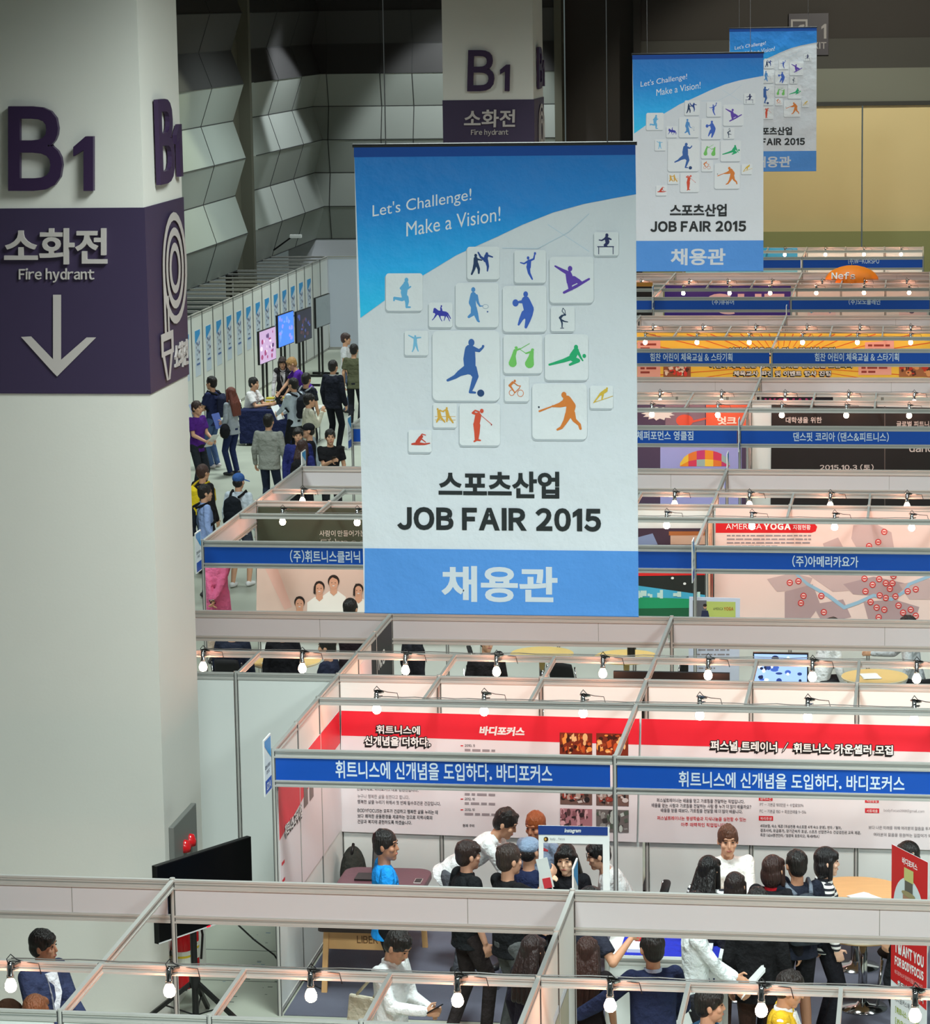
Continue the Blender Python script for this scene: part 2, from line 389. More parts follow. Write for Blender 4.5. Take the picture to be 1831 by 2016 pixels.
# ------------------------------------------------------------------ columns
PLAST = mat('painted_plaster', (214, 212, 204), 0.7, var=0.03, vscale=1.2, bump=0.03, bscale=40)
PURP = mat('purple_sign_film', (56, 45, 72), 0.5)
SIGNW = mat('sign_letter_white', (184, 176, 172), 0.5)
SIGNP = mat('sign_letter_purple', (52, 34, 66), 0.45)
XR = -0.975; CW = 1.66; CYF = -0.10; CYB = 1.27
def column(dx, dy, label, wdt):
    t = struct(thing('column', label, 'column', (XR+dx-wdt/2, CYF+dy, 0)))
    m = MB(); m.box((XR+dx-wdt, CYF+dy, 0), (XR+dx, CYB+dy, 6.4), PLAST); m.box((XR+dx-wdt, CYF+dy, 6.4), (XR+dx, CYB+dy, 15), PLAST); m.build('shaft', t)
    m = MB(); m.box((XR+dx-wdt-0.012, CYF+dy-0.012, 5.57), (XR+dx+0.012, CYB+dy+0.012, 7.165), PURP); m.build('sign_band', t)
    # everything below is drawn in the photo frame of the near column
    fr = Art(lambda x, y: at(x, y, Y=CYF-0.014)+Vector((dx, dy, 0)), (0, -1, 0))
    fr2 = Art(lambda x, y: at(x, y, Y=CYF-0.014)+Vector((dx, dy, 0)), (0, -1, 0))
    E = 0.03
    fr.text('B', 20, 209, 126, 375, SIGNP, 1, bold=0.02, extrude=E, out=E)
    fr.text('1', 148, 268, 187, 375, SIGNP, 1, bold=0.02, extrude=E, out=E)
    fr.build('floor_lettering', t)
    fr2.text('소화전', 10, 449, 212, 520, SIGNW, 1, bold=0.022, extrude=E*0.5, out=E*0.5)
    fr2.text('Fire hydrant', 38, 528, 186, 556, SIGNW, 1, bold=0.015, extrude=0.008, out=0.008)
    for seg in (((105, 580), (121, 580), (121, 733), (113, 741), (105, 733)), ((42, 663), (62, 662), (105, 707), (105, 733)), ((121, 733), (121, 708), (171, 664), (190, 664))):
        fr2.poly(seg, SIGNW, 8)
    fr2.build('hydrant_lettering', t)
    def side(fn_y, name, build):
        a = Art(fn_y, (1, 0, 0)); build(a); a.build(name, t)
    # on the side face u runs towards the back (m), v upwards (m)
    S = lambda u, v: Vector((XR+dx+0.014, CYF+dy+u, -v))
    def b1(a):
        a.text('B', 0.40, -8.06, 0.94, -7.33, SIGNP, 1, bold=0.02, extrude=0.02, out=0.02)
        a.text('1', 1.02, -7.82, 1.22, -7.36, SIGNP, 1, bold=0.02, extrude=0.02, out=0.02)
    side(S, 'floor_lettering', b1)
    def emb(a):
        for rr in (0.44, 0.32, 0.20): a.ring(0.92, -6.57, rr, rr*1.12, 0.072, SIGNW, 12)
        a.rect(0.48, -6.57, 0.55, -5.98, SIGNW, 12); a.rect(0.60, -6.35, 0.66, -5.98, SIGNW, 12)
        a.rect(0.34, -6.04, 0.78, -5.97, SIGNW, 12); a.rect(0.34, -5.97, 0.42, -5.88, SIGNW, 12); a.rect(0.70, -5.97, 0.78, -5.88, SIGNW, 12); a.rect(0.34, -5.88, 0.78, -5.84, SIGNW, 12)
        a.poly([(0.38, -5.84), (0.46, -5.84), (0.56, -5.62), (0.50, -5.62)], SIGNW, 12); a.poly([(0.66, -5.84), (0.74, -5.84), (0.62, -5.62), (0.56, -5.62)], SIGNW, 12)
        a.text('소화전', 0.82, -5.90, 1.30, -5.67, SIGNW, 1, bold=0.02, extrude=0.008, out=0.008)
    side(S, 'hydrant_emblem', emb)
    return t
column(0, 0, 'near square concrete column with purple fire hydrant band, left of the front booths', CW)
column(-0.2, 27.9, 'far square concrete column with purple hydrant band, behind the big hanging banner', 1.60)
# hydrant wall box and two extinguishers at the near column
p = at(356, 1668, X=XR)
t = thing('hydrant_box', 'grey hydrant plate with two red signal lamps on the column side', 'hydrant box', p)
m = MB(); m.box((XR, p.y-0.42, p.z-0.32), (XR+0.05, p.y+0.42, p.z+0.30), mat('grey_box_metal', (128, 130, 126), 0.5, 0.4)); m.build('plate', t, bevel=0.006)
REDL = mat('red_lamp_glass', (200, 30, 36), 0.2)
for dy_ in (-0.06, 0.14):
    m = MB(); m.lathe((XR+0.05, p.y+dy_, p.z-0.02), [(0.0, 0), (0.055, 0.0), (0.06, 0.04), (0.04, 0.1), (0.0, 0.11)], REDL, 14)
    m.build('signal_lamp', t, smooth=True)
def extinguisher(loc, label):
    t = thing('fire_extinguisher', label, 'fire extinguisher', loc, None); L = Vector(loc)
    R_ = mat('extinguisher_red', (196, 24, 30), 0.25)
    m = MB(); m.lathe(L, [(0.0, 0), (0.085, 0.0), (0.092, 0.03), (0.092, 0.42), (0.08, 0.48), (0.05, 0.52), (0.03, 0.535), (0.0, 0.54)], R_, 24); m.build('cylinder', t, smooth=True)
    m = MB(); m.lathe(L+Vector((0, 0, 0.2)), [(0.0932, 0.0), (0.0932, 0.15)], mat('extinguisher_label', (222, 222, 210), 0.5), 24); m.lathe(L+Vector((0, 0, 0.29)), [(0.0937, 0.0), (0.0937, 0.02)], mat('yellow_strip', (220, 190, 40), 0.5), 24); m.build('wrap_label', t)
    m = MB(); m.box((XR, L.y-0.05, L.z+0.30), (L.x-0.08, L.y+0.05, L.z+0.34), BLKP); m.box((XR, L.y-0.07, L.z-0.012), (L.x+0.05, L.y+0.07, L.z), BLKP); m.build('wall_bracket', t)
    m = MB(); m.lathe(L+Vector((0, 0, 0.53)), [(0.022, 0.0), (0.022, 0.06), (0.0, 0.065)], mat('brass', (190, 160, 70), 0.3, 0.9), 12); m.build('valve', t)
    m = MB(); m.bar(L+Vector((0, 0, 0.60)), L+Vector((0.02, -0.13, 0.66)), 0.02, 0.015, BLKP); m.bar(L+Vector((0, 0, 0.58)), L+Vector((0.02, -0.13, 0.60)), 0.02, 0.015, BLKP); m.build('handle', t)
    m = MB(); m.tube([L+Vector((0.02, 0, 0.58)), L+Vector((0.10, 0.02, 0.56)), L+Vector((0.125, 0.02, 0.40)), L+Vector((0.11, 0.0, 0.18))], 0.011, BLKP, 8); m.build('hose', t)
    return t
extinguisher((-0.875, -0.02, 0.24), 'red fire extinguisher in front, standing at the foot of the column')
extinguisher((-0.875, 0.24, 0.24), 'red fire extinguisher standing behind another one, at the foot of the column')

# exit sign on the back wall
e0, e1 = at(1553, 27, Y=YB-0.2), at(1631, 108, Y=YB-0.2)
t = thing('exit_sign', 'dark purple exit sign with a doorway symbol and number 1, on the back wall', 'exit sign', (e0.x, YB-0.2, e1.z))
m = MB(); m.box((e0.x, YB-0.2, e1.z), (e1.x, YB-0.05, e0.z), mat('exit_sign_purple', (32, 28, 46), 0.5)); m.build('board', t)
a = Art(lambda x, y: at(x, y, Y=YB-0.2), (0, -1, 0)); EW = cmat((140, 138, 142))
for r_ in ((1557, 38, 1590, 42), (1557, 38, 1561, 62), (1586, 38, 1590, 62)): a.rect(*r_, EW, 2)
a.stroke([(1568, 60, 2), (1576, 52, 3), (1582, 50, 2)], EW, 2)
a.text('1', 1617, 47, 1627, 76, EW, bold=0.02); a.text('EXIT', 1591, 83, 1627, 96, EW, bold=0.02); a.build('lettering', t)

# ------------------------------------------------------------------ hanging banners
def gradient(name, stops, z0, z1):
    m = bpy.data.materials.new(name); m.use_nodes = True; nt = m.node_tree; b = nt.nodes['Principled BSDF']; b.inputs['Roughness'].default_value = 0.6
    tc = nt.nodes.new('ShaderNodeTexCoord'); s = nt.nodes.new('ShaderNodeSeparateXYZ'); nt.links.new(tc.outputs['Object'], s.inputs[0])
    r = nt.nodes.new('ShaderNodeMapRange'); r.inputs[1].default_value = z0; r.inputs[2].default_value = z1; nt.links.new(s.outputs[2], r.inputs[0])
    cr = nt.nodes.new('ShaderNodeValToRGB'); cr.color_ramp.elements[0].color = lin(stops[0]); cr.color_ramp.elements[1].color = lin(stops[-1])
    for k, c in enumerate(stops[1:-1]): e = cr.color_ramp.elements.new((k+1)/(len(stops)-1)); e.color = lin(c)
    nt.links.new(r.outputs[0], cr.inputs[0]); nt.links.new(cr.outputs[0], b.inputs['Base Color'])
    n = nt.nodes.new('ShaderNodeTexNoise'); n.inputs['Scale'].default_value = 1.7; n.inputs['Detail'].default_value = 6; nt.links.new(tc.outputs['Object'], n.inputs['Vector'])
    bp = nt.nodes.new('ShaderNodeBump'); bp.inputs['Distance'].default_value = 0.07; nt.links.new(n.outputs['Fac'], bp.inputs['Height']); nt.links.new(bp.outputs[0], b.inputs['Normal']); return m
BW, BH = 1.93, 3.21
CLOTH = mat('banner_cloth_white', (226, 232, 238), 0.75, bump=1.0, bscale=1.7, bdist=0.07, bdet=6)
SKYB = gradient('banner_print_blue', [(44, 210, 255), (26, 182, 255), (16, 140, 226), (14, 122, 208)], -1.20, -0.03)
BARB = mat('banner_print_band', (86, 152, 228), 0.7, bump=1.0, bscale=1.7, bdist=0.07, bdet=6)
def banner_art(parent):
    def fn(x, y):
        v = (y-286)/(1207-286); xl = 697+18*v; xr = 1251+2*v
        return Vector(((x-xl)/(xr-xl)*BW, -0.004, -v*BH))
    a = Art(fn, (0, -1, 0), 0.0012)
    a.poly([(690+7, 286), (1251, 286), (1252, 383), (1210, 390), (1150, 401), (1090, 417), (1030, 440), (980, 463), (900, 498), (834, 537), (760, 584), (709, 620)], SKYB, 1)
    a.rect(697, 286, 1251, 308, mat('banner_hem_blue', (10, 74, 160), 0.7), 2)
    a.rect(716, 1077, 1253, 1207, BARB, 1)
    FT = cmat((236, 242, 248))
    a.text("Let's Challenge!", 734, 400, 930, 430, FT, 3, bold=0.0, shear=-0.16, native=True)
    a.text('Make a Vision!', 801, 434, 987, 462, FT, 3, bold=0.0, shear=-0.16, native=True)
    K = cmat((36, 42, 44))
    a.text('스포츠산업', 863, 921, 1100, 974, K, 3, bold=0.035)
    a.text('JOB FAIR 2015', 781, 993, 1181, 1039, K, 3, bold=0.045, space=0.85)
    a.text('채용관', 868, 1110, 1096, 1182, cmat((214, 222, 230)), 3, bold=0.03)
    LN = cmat((200, 220, 234))
    a.stroke([(990, 485, 0.6), (1060, 486, 0.6), (1120, 455, 0.6), (1160, 420, 0.6)], LN, 2); a.stroke([(1080, 440, 0.5), (1160, 492, 0.5)], LN, 2)
    TS, TT = mat('tile_drop_tint', (186, 194, 200), 0.75), mat('tile_face', (236, 241, 244), 0.75, bump=1.0, bscale=1.7, bdist=0.07, bdet=6)
    def tile(x0, y0, x1, y1):
        r = (x1-x0)*0.08; a.rrect(x0-2, y0+3, x1-3, y1+4, r, TS, 2); a.rrect(x0, y0, x1, y1, r, TT, 3)
    for q in ((760, 533, 833, 606), (921, 482, 985, 545), (1014, 489, 1076, 552), (1083, 502, 1169, 591), (1170, 455, 1218, 500), (845, 590, 892, 638), (898, 552, 983, 638),
              (991, 558, 1077, 647), (1085, 598, 1132, 646), (797, 645, 844, 693), (852, 645, 985, 782), (992, 653, 1068, 728), (1073, 652, 1158, 741), (994, 735, 1042, 783),
              (1048, 748, 1155, 857), (1161, 752, 1206, 796), (853, 787, 900, 835), (905, 787, 985, 870), (804, 840, 850, 884)): tile(*q)
    def fig(col, strokes, head=None):
        c = cmat(col)
        for s in strokes: a.stroke(s, c, 4)
        if head: a.ell(head[0], head[1], head[2], head[2]*1.2, c, 4)
    L1 = (104, 184, 232)
    fig(L1, [[(800, 553, 5), (796, 570, 6.5), (797, 580, 5)], [(798, 580, 5), (792, 584, 3.5), (777, 581, 2.5), (776, 586, 1.5)], [(800, 580, 5), (802, 588, 4), (801, 599, 2), (808, 599, 1.5)], [(797, 555, 3), (790, 562, 2.5), (795, 569, 1.5)], [(803, 556, 3), (803, 563, 2), (809, 559, 1.5)]], (801, 546, 3.8))
    fig((28, 58, 100), [[(938, 505, 4), (938, 515, 4.5)], [(937, 515, 3.5), (934, 526, 2.6), (930, 535, 1.8)], [(940, 515, 3.5), (944, 525, 2.6), (944, 533, 1.8)], [(940, 506, 2), (950, 508, 1.2)]], (938, 499, 2.8))
    fig((36, 74, 150), [[(959, 500, 4), (957, 508, 4)], [(957, 508, 3), (948, 502, 2.2), (943, 493, 1.4)], [(959, 508, 3.5), (962, 520, 2.4), (961, 529, 1.3)], [(962, 499, 2), (971, 502, 1.3)]], (960, 496, 2.8))
    fig((84, 150, 214), [[(933, 575, 5.5), (931, 590, 7), (934, 600, 5)], [(934, 601, 6), (938, 612, 4.5), (942, 625, 2.5), (944, 627, 1.8)], [(933, 604, 5), (932, 612, 4), (924, 618, 2.5)], [(939, 577, 3.2), (942, 590, 2.4), (946, 597, 1.6)], [(946, 597, 1.3), (952, 597, 0.8)]], (933, 565, 4))
    a.ring(957, 598, 6, 4.5, 0.8, cmat((150, 170, 190)), 4); a.ell(961, 608, 1.6, 1.6, cmat((84, 110, 170)), 4)
    fig((56, 62, 176), [[(860, 609, 4), (868, 611, 5), (878, 612, 4.5)], [(861, 608, 4), (857, 603, 2.6), (855, 609, 1.6)], [(860, 613, 2), (855, 621, 0.8), (852, 624, 0.7)], [(866, 614, 2), (868, 621, 0.8), (871, 626, 0.7)], [(878, 614, 2), (877, 620, 0.8), (875, 625, 0.7)], [(880, 614, 2), (884, 621, 0.8), (886, 626, 0.7)], [(882, 611, 1.4), (888, 621, 0.9)], [(870, 606, 2.2), (869, 600, 1.4)]], (870, 597, 1.5))
    fig((52, 92, 196), [[(1043, 511, 4), (1042, 522, 4.2)], [(1041, 521, 3.6), (1043, 533, 2.6), (1049, 545, 1.5)], [(1045, 509, 2), (1052, 506, 1.8), (1054, 497, 1.2)], [(1040, 511, 2), (1033, 515, 1.4), (1026, 513, 1)]], (1041, 504, 2.6)); a.ell(1054.5, 495.5, 2.2, 2.8, cmat((52, 92, 196)), 4)
    fig((98, 66, 178), [[(1120, 535, 6), (1124, 550, 8), (1131, 549, 6)], [(1118, 533, 4), (1108, 528, 3), (1094, 520, 1.6)], [(1122, 552, 5), (1123, 563, 3.5), (1126, 565, 2)], [(1130, 544, 5), (1140, 550, 4.5), (1146, 552, 2)], [(1111, 571, 2.4), (1135, 559, 3), (1160, 545, 2)]], (1123, 525, 4.4))
    fig((34, 44, 96), [[(1194, 466, 3.4), (1196, 474, 4)], [(1196, 476, 3), (1191, 480, 2.4), (1195, 482, 1.4)], [(1192, 467, 1.8), (1185, 471, 1.3), (1180, 470, 0.9)], [(1198, 467, 2), (1203, 469, 1.4)], [(1177, 483, 0.9), (1208, 483, 0.9)], [(1179, 484, 0.7), (1179, 497, 0.7)], [(1207, 484, 0.7), (1207, 497, 0.7)]], (1195, 461, 3))
    fig((62, 104, 200), [[(1036, 586, 8), (1042, 603, 10), (1040, 615, 9)], [(1042, 615, 7), (1040, 625, 5), (1036, 638, 2.6)], [(1034, 612, 7), (1027, 622, 4), (1022, 633, 2)], [(1034, 588, 4), (1025, 589, 2.6), (1018, 590, 1.6)]], (1036, 574, 4.6)); a.ell(1016, 591, 6, 7, cmat((62, 104, 200)), 4)
    fig((36, 60, 92), [[(1107, 616, 2.2), (1103, 620, 2.4)], [(1104, 621, 2), (1107, 630, 1.5), (1107, 638, 1)], [(1105, 624, 2), (1112, 627, 1.2), (1118, 628, 0.8)], [(1112, 614, 1.4), (1107, 616, 1.6)], [(1104, 640, 0.7), (1110, 640, 0.7)], [(1112, 613, 0.8), (1107, 607, 0.7), (1109, 601, 0.6), (1113, 606, 0.6), (1113, 613, 0.7)]], (1113, 614, 1.8))
    fig((128, 196, 232), [[(818, 660, 3.2), (818, 668, 3.4)], [(817, 669, 2.6), (815, 680, 1.6), (812, 686, 0.9)], [(819, 669, 2.6), (822, 680, 1.6), (824, 685, 0.9)], [(815, 659, 1.6), (805, 654, 1)], [(821, 659, 1.6), (829, 658, 1)]], (818, 656, 2))
    fig((58, 104, 176), [[(926, 682, 10), (925, 700, 12), (926, 720, 11)], [(922, 720, 10), (906, 728, 6), (897, 735, 4), (882, 742, 2.5)], [(930, 720, 10), (937, 734, 6), (930, 755, 4), (926, 765, 2.6), (936, 766, 2)], [(932, 680, 5), (944, 684, 3), (951, 678, 2), (952, 675, 2.4)]], (929, 668, 6)); a.ell(947, 767, 7, 7, cmat((38, 72, 122)), 4)
    G = (122, 206, 104)
    fig(G, [[(1015, 684, 3.4), (1012, 694, 4), (1010, 708, 8)], [(1016, 683, 2), (1025, 680, 1.4)], [(1022, 682, 0.7), (1043, 670, 0.6)], [(1048, 686, 3.4), (1046, 696, 5), (1043, 709, 9)], [(1046, 686, 2), (1036, 689, 1.4)], [(1036, 689, 0.7), (1024, 681, 0.6)]]); a.ell(1017, 678, 3, 2.6, cmat(G), 4); a.ell(1049, 682, 3, 2.6, cmat(G), 4)
    fig((34, 178, 118), [[(1134, 684, 6), (1128, 694, 7)], [(1126, 697, 5), (1110, 703, 3.6), (1082, 711, 2)], [(1128, 700, 5), (1138, 703, 4), (1122, 711, 2.2)], [(1138, 687, 3), (1143, 697, 2), (1147, 703, 1.4)]], (1134, 677, 4)); a.ell(1150, 694, 3.6, 4, cmat((34, 178, 118)), 4)
    O_ = (224, 128, 62)
    fig(O_, [[(1010, 746, 2.6), (1004, 752, 2.4)], [(1005, 753, 2), (1010, 760, 1.4), (1014, 766, 1)], [(1013, 747, 1.2), (1020, 752, 0.9), (1025, 753, 0.8)], [(1014, 766, 0.9), (1023, 757, 0.8), (1025, 752, 0.7)]], (1014, 743, 2.2)); a.ring(1008, 766, 5.5, 6, 1.1, cmat(O_), 4); a.ring(1025, 767, 6.5, 7, 1.1, cmat(O_), 4)
    fig((226, 132, 56), [[(1116, 779, 8), (1124, 792, 9), (1121, 806, 8)], [(1119, 808, 7), (1113, 821, 4.5), (1105, 834, 3), (1097, 838, 2)], [(1125, 806, 7), (1130, 819, 4), (1140, 828, 3), (1142, 836, 2.4)], [(1112, 782, 4), (1102, 788, 3), (1090, 792, 2)], [(1116, 789, 3), (1103, 792, 2.4), (1088, 792, 2)], [(1088, 792, 1.2), (1062, 802, 1.8)]], (1110, 770, 5)); a.ell(1061, 794, 1.8, 1.8, cmat((30, 40, 60)), 4)
    Yw = (226, 190, 66)
    fig(Yw, [[(1192, 761, 3.4), (1182, 768, 3)], [(1181, 768, 2), (1175, 776, 1.4), (1168, 785, 0.9)], [(1186, 769, 2), (1184, 778, 1.3)], [(1170, 784, 0.6), (1205, 772, 0.6)]], (1194, 757, 1.8))
    Bx = (226, 176, 70)
    fig(Bx, [[(864, 803, 3), (866, 814, 4)], [(865, 815, 2.6), (860, 824, 1.4)], [(868, 815, 2.4), (876, 824, 1.3)], [(866, 801, 1.6), (874, 804, 1)], [(880, 802, 3), (882, 812, 3.6)], [(881, 813, 2.6), (880, 823, 1.4)], [(884, 813, 2.4), (892, 825, 1.6)], [(878, 800, 1.5), (872, 803, 1)], [(857, 813, 0.4), (897, 813, 0.4)], [(857, 820, 0.4), (897, 820, 0.4)]]); a.ell(862, 799, 2, 2.4, cmat(Bx), 4); a.ell(880, 797, 2, 2.4, cmat(Bx), 4)
    fig((222, 84, 56), [[(942, 811, 6), (939, 826, 6)], [(938, 828, 6), (938, 845, 4), (937, 860, 2), (934, 862, 1.6)], [(941, 830, 5), (941, 846, 3.4), (940, 859, 2), (946, 860, 1.4)], [(938, 808, 2.4), (931, 806, 2), (936, 801, 1.4), (944, 804, 1.6)], [(948, 811, 0.6), (968, 828, 0.6)]], (949, 802, 3.6)); a.ell(968, 829, 1.2, 1.6, cmat((170, 60, 60)), 4)
    fig((208, 72, 52), [[(828, 855, 3.4), (822, 864, 4)], [(821, 867, 3), (811, 868, 1.6)], [(823, 867, 3), (836, 868, 1.8), (846, 866, 1)], [(828, 853, 1.4), (831, 848, 1), (838, 850, 0.8)], [(829, 857, 1.2), (838, 864, 0.8)]], (831, 853, 2.2))
    return a.build('printed_artwork', parent)
def make_banner(loc, label, wires):
    t = thing('hanging_banner', label, 'banner', loc, 'hanging job fair banners'); L = Vector(loc)
    n, mm = 24, 30; m = MB()
    vs = [(BW*i/n, 0.0, -BH*j/mm) for j in range(mm+1) for i in range(n+1)]
    vb = [(x, 0.006, z) for x, y, z in vs]
    k = len(vs); fs = [(j*(n+1)+i, (j+1)*(n+1)+i, (j+1)*(n+1)+i+1, j*(n+1)+i+1) for j in range(mm) for i in range(n)]
    m.add(vs+vb, fs+[tuple(k+q for q in reversed(f)) for f in fs], CLOTH); o = m.build('cloth', None, smooth=True); o.parent = t
    o = banner_art(None); o.parent = t
    m = MB(); m.tube([(-0.01, 0.0, 0.0), (BW+0.01, 0.0, 0.0)], 0.014, BLKP, 8); o = m.build('top_rod', None); o.parent = t
    m = MB(); m.tube([(0.0, 0.004, -BH), (BW, 0.004, -BH)], 0.006, cmat((70, 120, 190)), 8); o = m.build('bottom_rod', None); o.parent = t
    for x in wires:
        m = MB(); m.tube([(x, 0, 0), (x, 0, 15-L.z)], 0.004, mat('steel_wire', (90, 90, 90), 0.4, 0.8), 6, False); o = m.build('hanging_wire', None); o.parent = t
    return t
y1 = -4.6; b1 = at(697, 287, Y=y1); k1 = (at(1251, 287, Y=y1).x-b1.x)/BW
B1 = make_banner((b1.x, y1, b1.z), 'largest and nearest hanging job fair banner, blue and white with sports figures', (0.22, 1.74)); B1.scale = (k1, 1, (b1.z-at(715, 1206, Y=y1).z)/BH)
for yy, (xa, ya), (xb, yb), yz, lab in ((20.0, (1245, 107), (1503, 103), 534, 'middle one of the hanging job fair banners, right of the largest banner'),
                                        (44.6, (1436, 56), (1608, 53), 338, 'farthest and smallest hanging job fair banner, partly behind the middle banner')):
    p = at(xa, ya, Y=yy); q = at(xb, yb, Y=yy); d = dup(B1, (p.x, yy, p.z), lab)
    d.scale = ((q.x-p.x)/BW, 1, (p.z-at(xa, yz, Y=yy).z)/BH)
# ================================================================== SHELL SCHEME BOOTHS
def rail(name, p, q, parent, h=0.07, w_=0.032):
    """aluminium rail: web with a lip along the top and bottom; p, q run along its top edge"""
    p, q = Vector(p), Vector(q); m = MB(); dz = Vector((0, 0, 1))
    m.bar(p-dz*h/2, q-dz*h/2, w_*0.6, h-0.006, ALU); m.bar(p-dz*0.008, q-dz*0.008, w_, 0.016, ALU); m.bar(p-dz*(h-0.008), q-dz*(h-0.008), w_, 0.016, ALU)
    m.bar(p-dz*h*0.5, q-dz*h*0.5, w_*0.66, 0.010, GROOVE)
    return m.build(name, parent)
GROOVE = mat('rail_groove', (150, 154, 150), 0.5, 0.4)
def post(x, y, parent, top=H):
    m = MB(); n = 8; pr_ = [(0.021, 0.0), (0.021, top+0.012)]
    m.lathe((x, y, 0), pr_, ALU, 8)
    for k in range(4):
        t_ = math.pi/4+k*math.pi/2+math.pi/8*0; cx, cy = x+0.0205*math.cos(t_), y+0.0205*math.sin(t_)
        m.box((cx-0.003, cy-0.003, 0), (cx+0.003, cy+0.003, top), SEAM)
    return m.build('post', parent)
POST = post
def wall(p, q, parent, n=3, z0=0.03, z1=H, posts=True):
    """n laminate panels between slim uprights, with a rail along the top and the foot"""
    p, q = Vector(p), Vector(q); d = (q-p)/n
    for k in range(n):
        a, b = p+d*k, p+d*(k+1); e = d.normalized()*0.024
        m = MB(); m.bar(a+e+Vector((0, 0, (z0+z1)/2)), b-e+Vector((0, 0, (z0+z1)/2)), 0.018, z1-z0-0.06, PANEL); m.build('wall_panel', parent)
        if posts and k: post(a.x, a.y, parent)
    rail('top_rail', p+Vector((0, 0, z1)), q+Vector((0, 0, z1)), parent)
    rail('foot_rail', p+Vector((0, 0, z0+0.04)), q+Vector((0, 0, z0+0.04)), parent, 0.04)
FZ = [H, H-0.075, H-0.275, H-0.335]    # fascia: top rail, board, bottom rail
def booth(label, X0, Y0, d, wid=3.0, text=None, tx=None, left=None, right=None, back=None, mid=2.0, struts=(1, 2), share=0, end=True, group=None):
    """d = +1: opens towards the camera side (-Y); -1: opens to the far side"""
    t = thing('exhibition_booth', label, 'booth', (X0, Y0, 0), group)
    yb = Y0+3*d-(0.0 if (d > 0 or back) else -0.025); ym = Y0+mid*d; X1 = X0+wid-(0.0 if end else 0.022)
    post(X0, Y0, t)
    if end: post(X1, Y0, t)
    rail('fascia_rail', (X0, Y0, FZ[0]), (X1, Y0, FZ[0]), t, 0.075, 0.036)
    rail('fascia_rail', (X0, Y0, FZ[2]), (X1, Y0, FZ[2]), t, 0.06, 0.036)
    face = -1 if d > 0 else 1
    m = MB()
    m.box((X0+0.02, Y0-0.004, FZ[2]-0.004), (X1-0.02, Y0+0.004, FZ[1]+0.004), FASC_BACK)
    m.box((X0+0.02, Y0+face*0.004, FZ[2]-0.004), (X1-0.02, Y0+face*0.010, FZ[1]+0.004), BLUE)
    m.box((X0+wid*0.74, Y0-face*0.0045, FZ[2]), (X0+wid*0.742, Y0-face*0.004, FZ[1]), GROOVE)
    fp = m.build('fascia_board', t)
    if text:
        u0, u1, z0, z1 = tx
        a = Art(lambda u, v: Vector((u, Y0+face*0.0105, -v)), (0, face, 0))
        a.text(text, u0, -z1, u1, -z0, cmat((214, 226, 238)), 1, bold=0.018); o = a.build('lettering', t)
        o.parent = fp; o.location = (0, 0, 0)
    rail('mid_rail', (X0, ym, H), (X1, ym, H), t)
    for k in struts: rail('strut', (X0+k, ym, H-0.002), (X0+k, yb, H-0.002), t, 0.06, 0.028)
    far = d > 0 or back
    def side(x, kind):
        post = POST if far else (lambda xx, yy, tt: POST(xx, yy, tt) if abs(yy-yb) > 0.01 else None)
        if kind == 'beam': rail('side_rail', (x, Y0, H-0.001), (x, yb, H-0.001), t); post(x, yb, t)
        if kind == 'wall': wall((x, Y0, 0), (x, yb, 0), t); post(x, yb, t)
        if kind == 'half': rail('side_rail', (x, Y0, H-0.001), (x, ym-d*0.0, H-0.001), t); wall((x, ym, 0), (x, yb, 0), t, 1); post(x, yb, t); post(x, ym, t)
        if kind == 'board':
            rail('side_rail', (x, Y0, H), (x, yb, H), t); rail('side_rail', (x, Y0, FZ[2]), (x, yb, FZ[2]), t, 0.06)
            m = MB(); m.bar((x, Y0, (FZ[1]+FZ[2])/2), (x, yb, (FZ[1]+FZ[2])/2), 0.01, FZ[1]-FZ[2], FASC_BACK); m.build('side_board', t); post(x, yb, t)
    side(X0, left); side(X1, right)
    if back: wall((X0, yb, 0), (X1, yb, 0), t, 3)
    return t
G0 = 'shell scheme booths'
def bt(Y, x0, x1, y0, y1):     # lettering box on a fascia, from the photo
    return (at(x0, y0, Y=Y).x, at(x1, y0, Y=Y).x, at(x0, y1, Y=Y).z, at(x0, y0, Y=Y).z)
# front island (opens away from the camera) - its outer half is below the frame
Y0 = -4.0
booth('white booth frame at the lower left with bare bulbs, in front of the column', -2.91, Y0, -1, right=None, left='beam', back=True, end=False, group=G0)
booth('white booth frame at the bottom centre, below the man in blue', 0.09, Y0, -1, left='beam', back=True, end=False, group=G0)
booth('white booth frame at the lower right with a poster wall on its left side', 3.09, Y0, -1, left='wall', back=True, right='beam', group=G0)
# island behind it
FT1 = '휘트니스에 신개념을 도입하다. 바디포커스'
booth('booth with red-topped graphic, blue fascia and white lettering, beside the near column', 0, 0, 1, text=FT1, tx=bt(-0.01, 660, 1087, 1497, 1532), left='wall', back=True, end=False, group=G0)
booth('booth with red-topped graphic and blue fascia, right of its twin, round tables inside', 3, 0, 1, text=FT1, tx=bt(-0.01, 1336, 1781, 1518, 1549), left='beam', right='beam', back=True, group=G0)
Y1 = 6.0
booth('booth seen from behind, left end of the row under the big banner, beside the column', -3, Y1, -1, left='beam', right=None, back=True, end=False, group=G0)
booth('booth seen from behind under the big banner, dark poster on its left partition', 0, Y1, -1, left='wall', end=False, group=G0)
booth('booth seen from behind, right of the big banner, in front of the yoga graphic', 3, Y1, -1, left='beam', right='beam', group=G0)
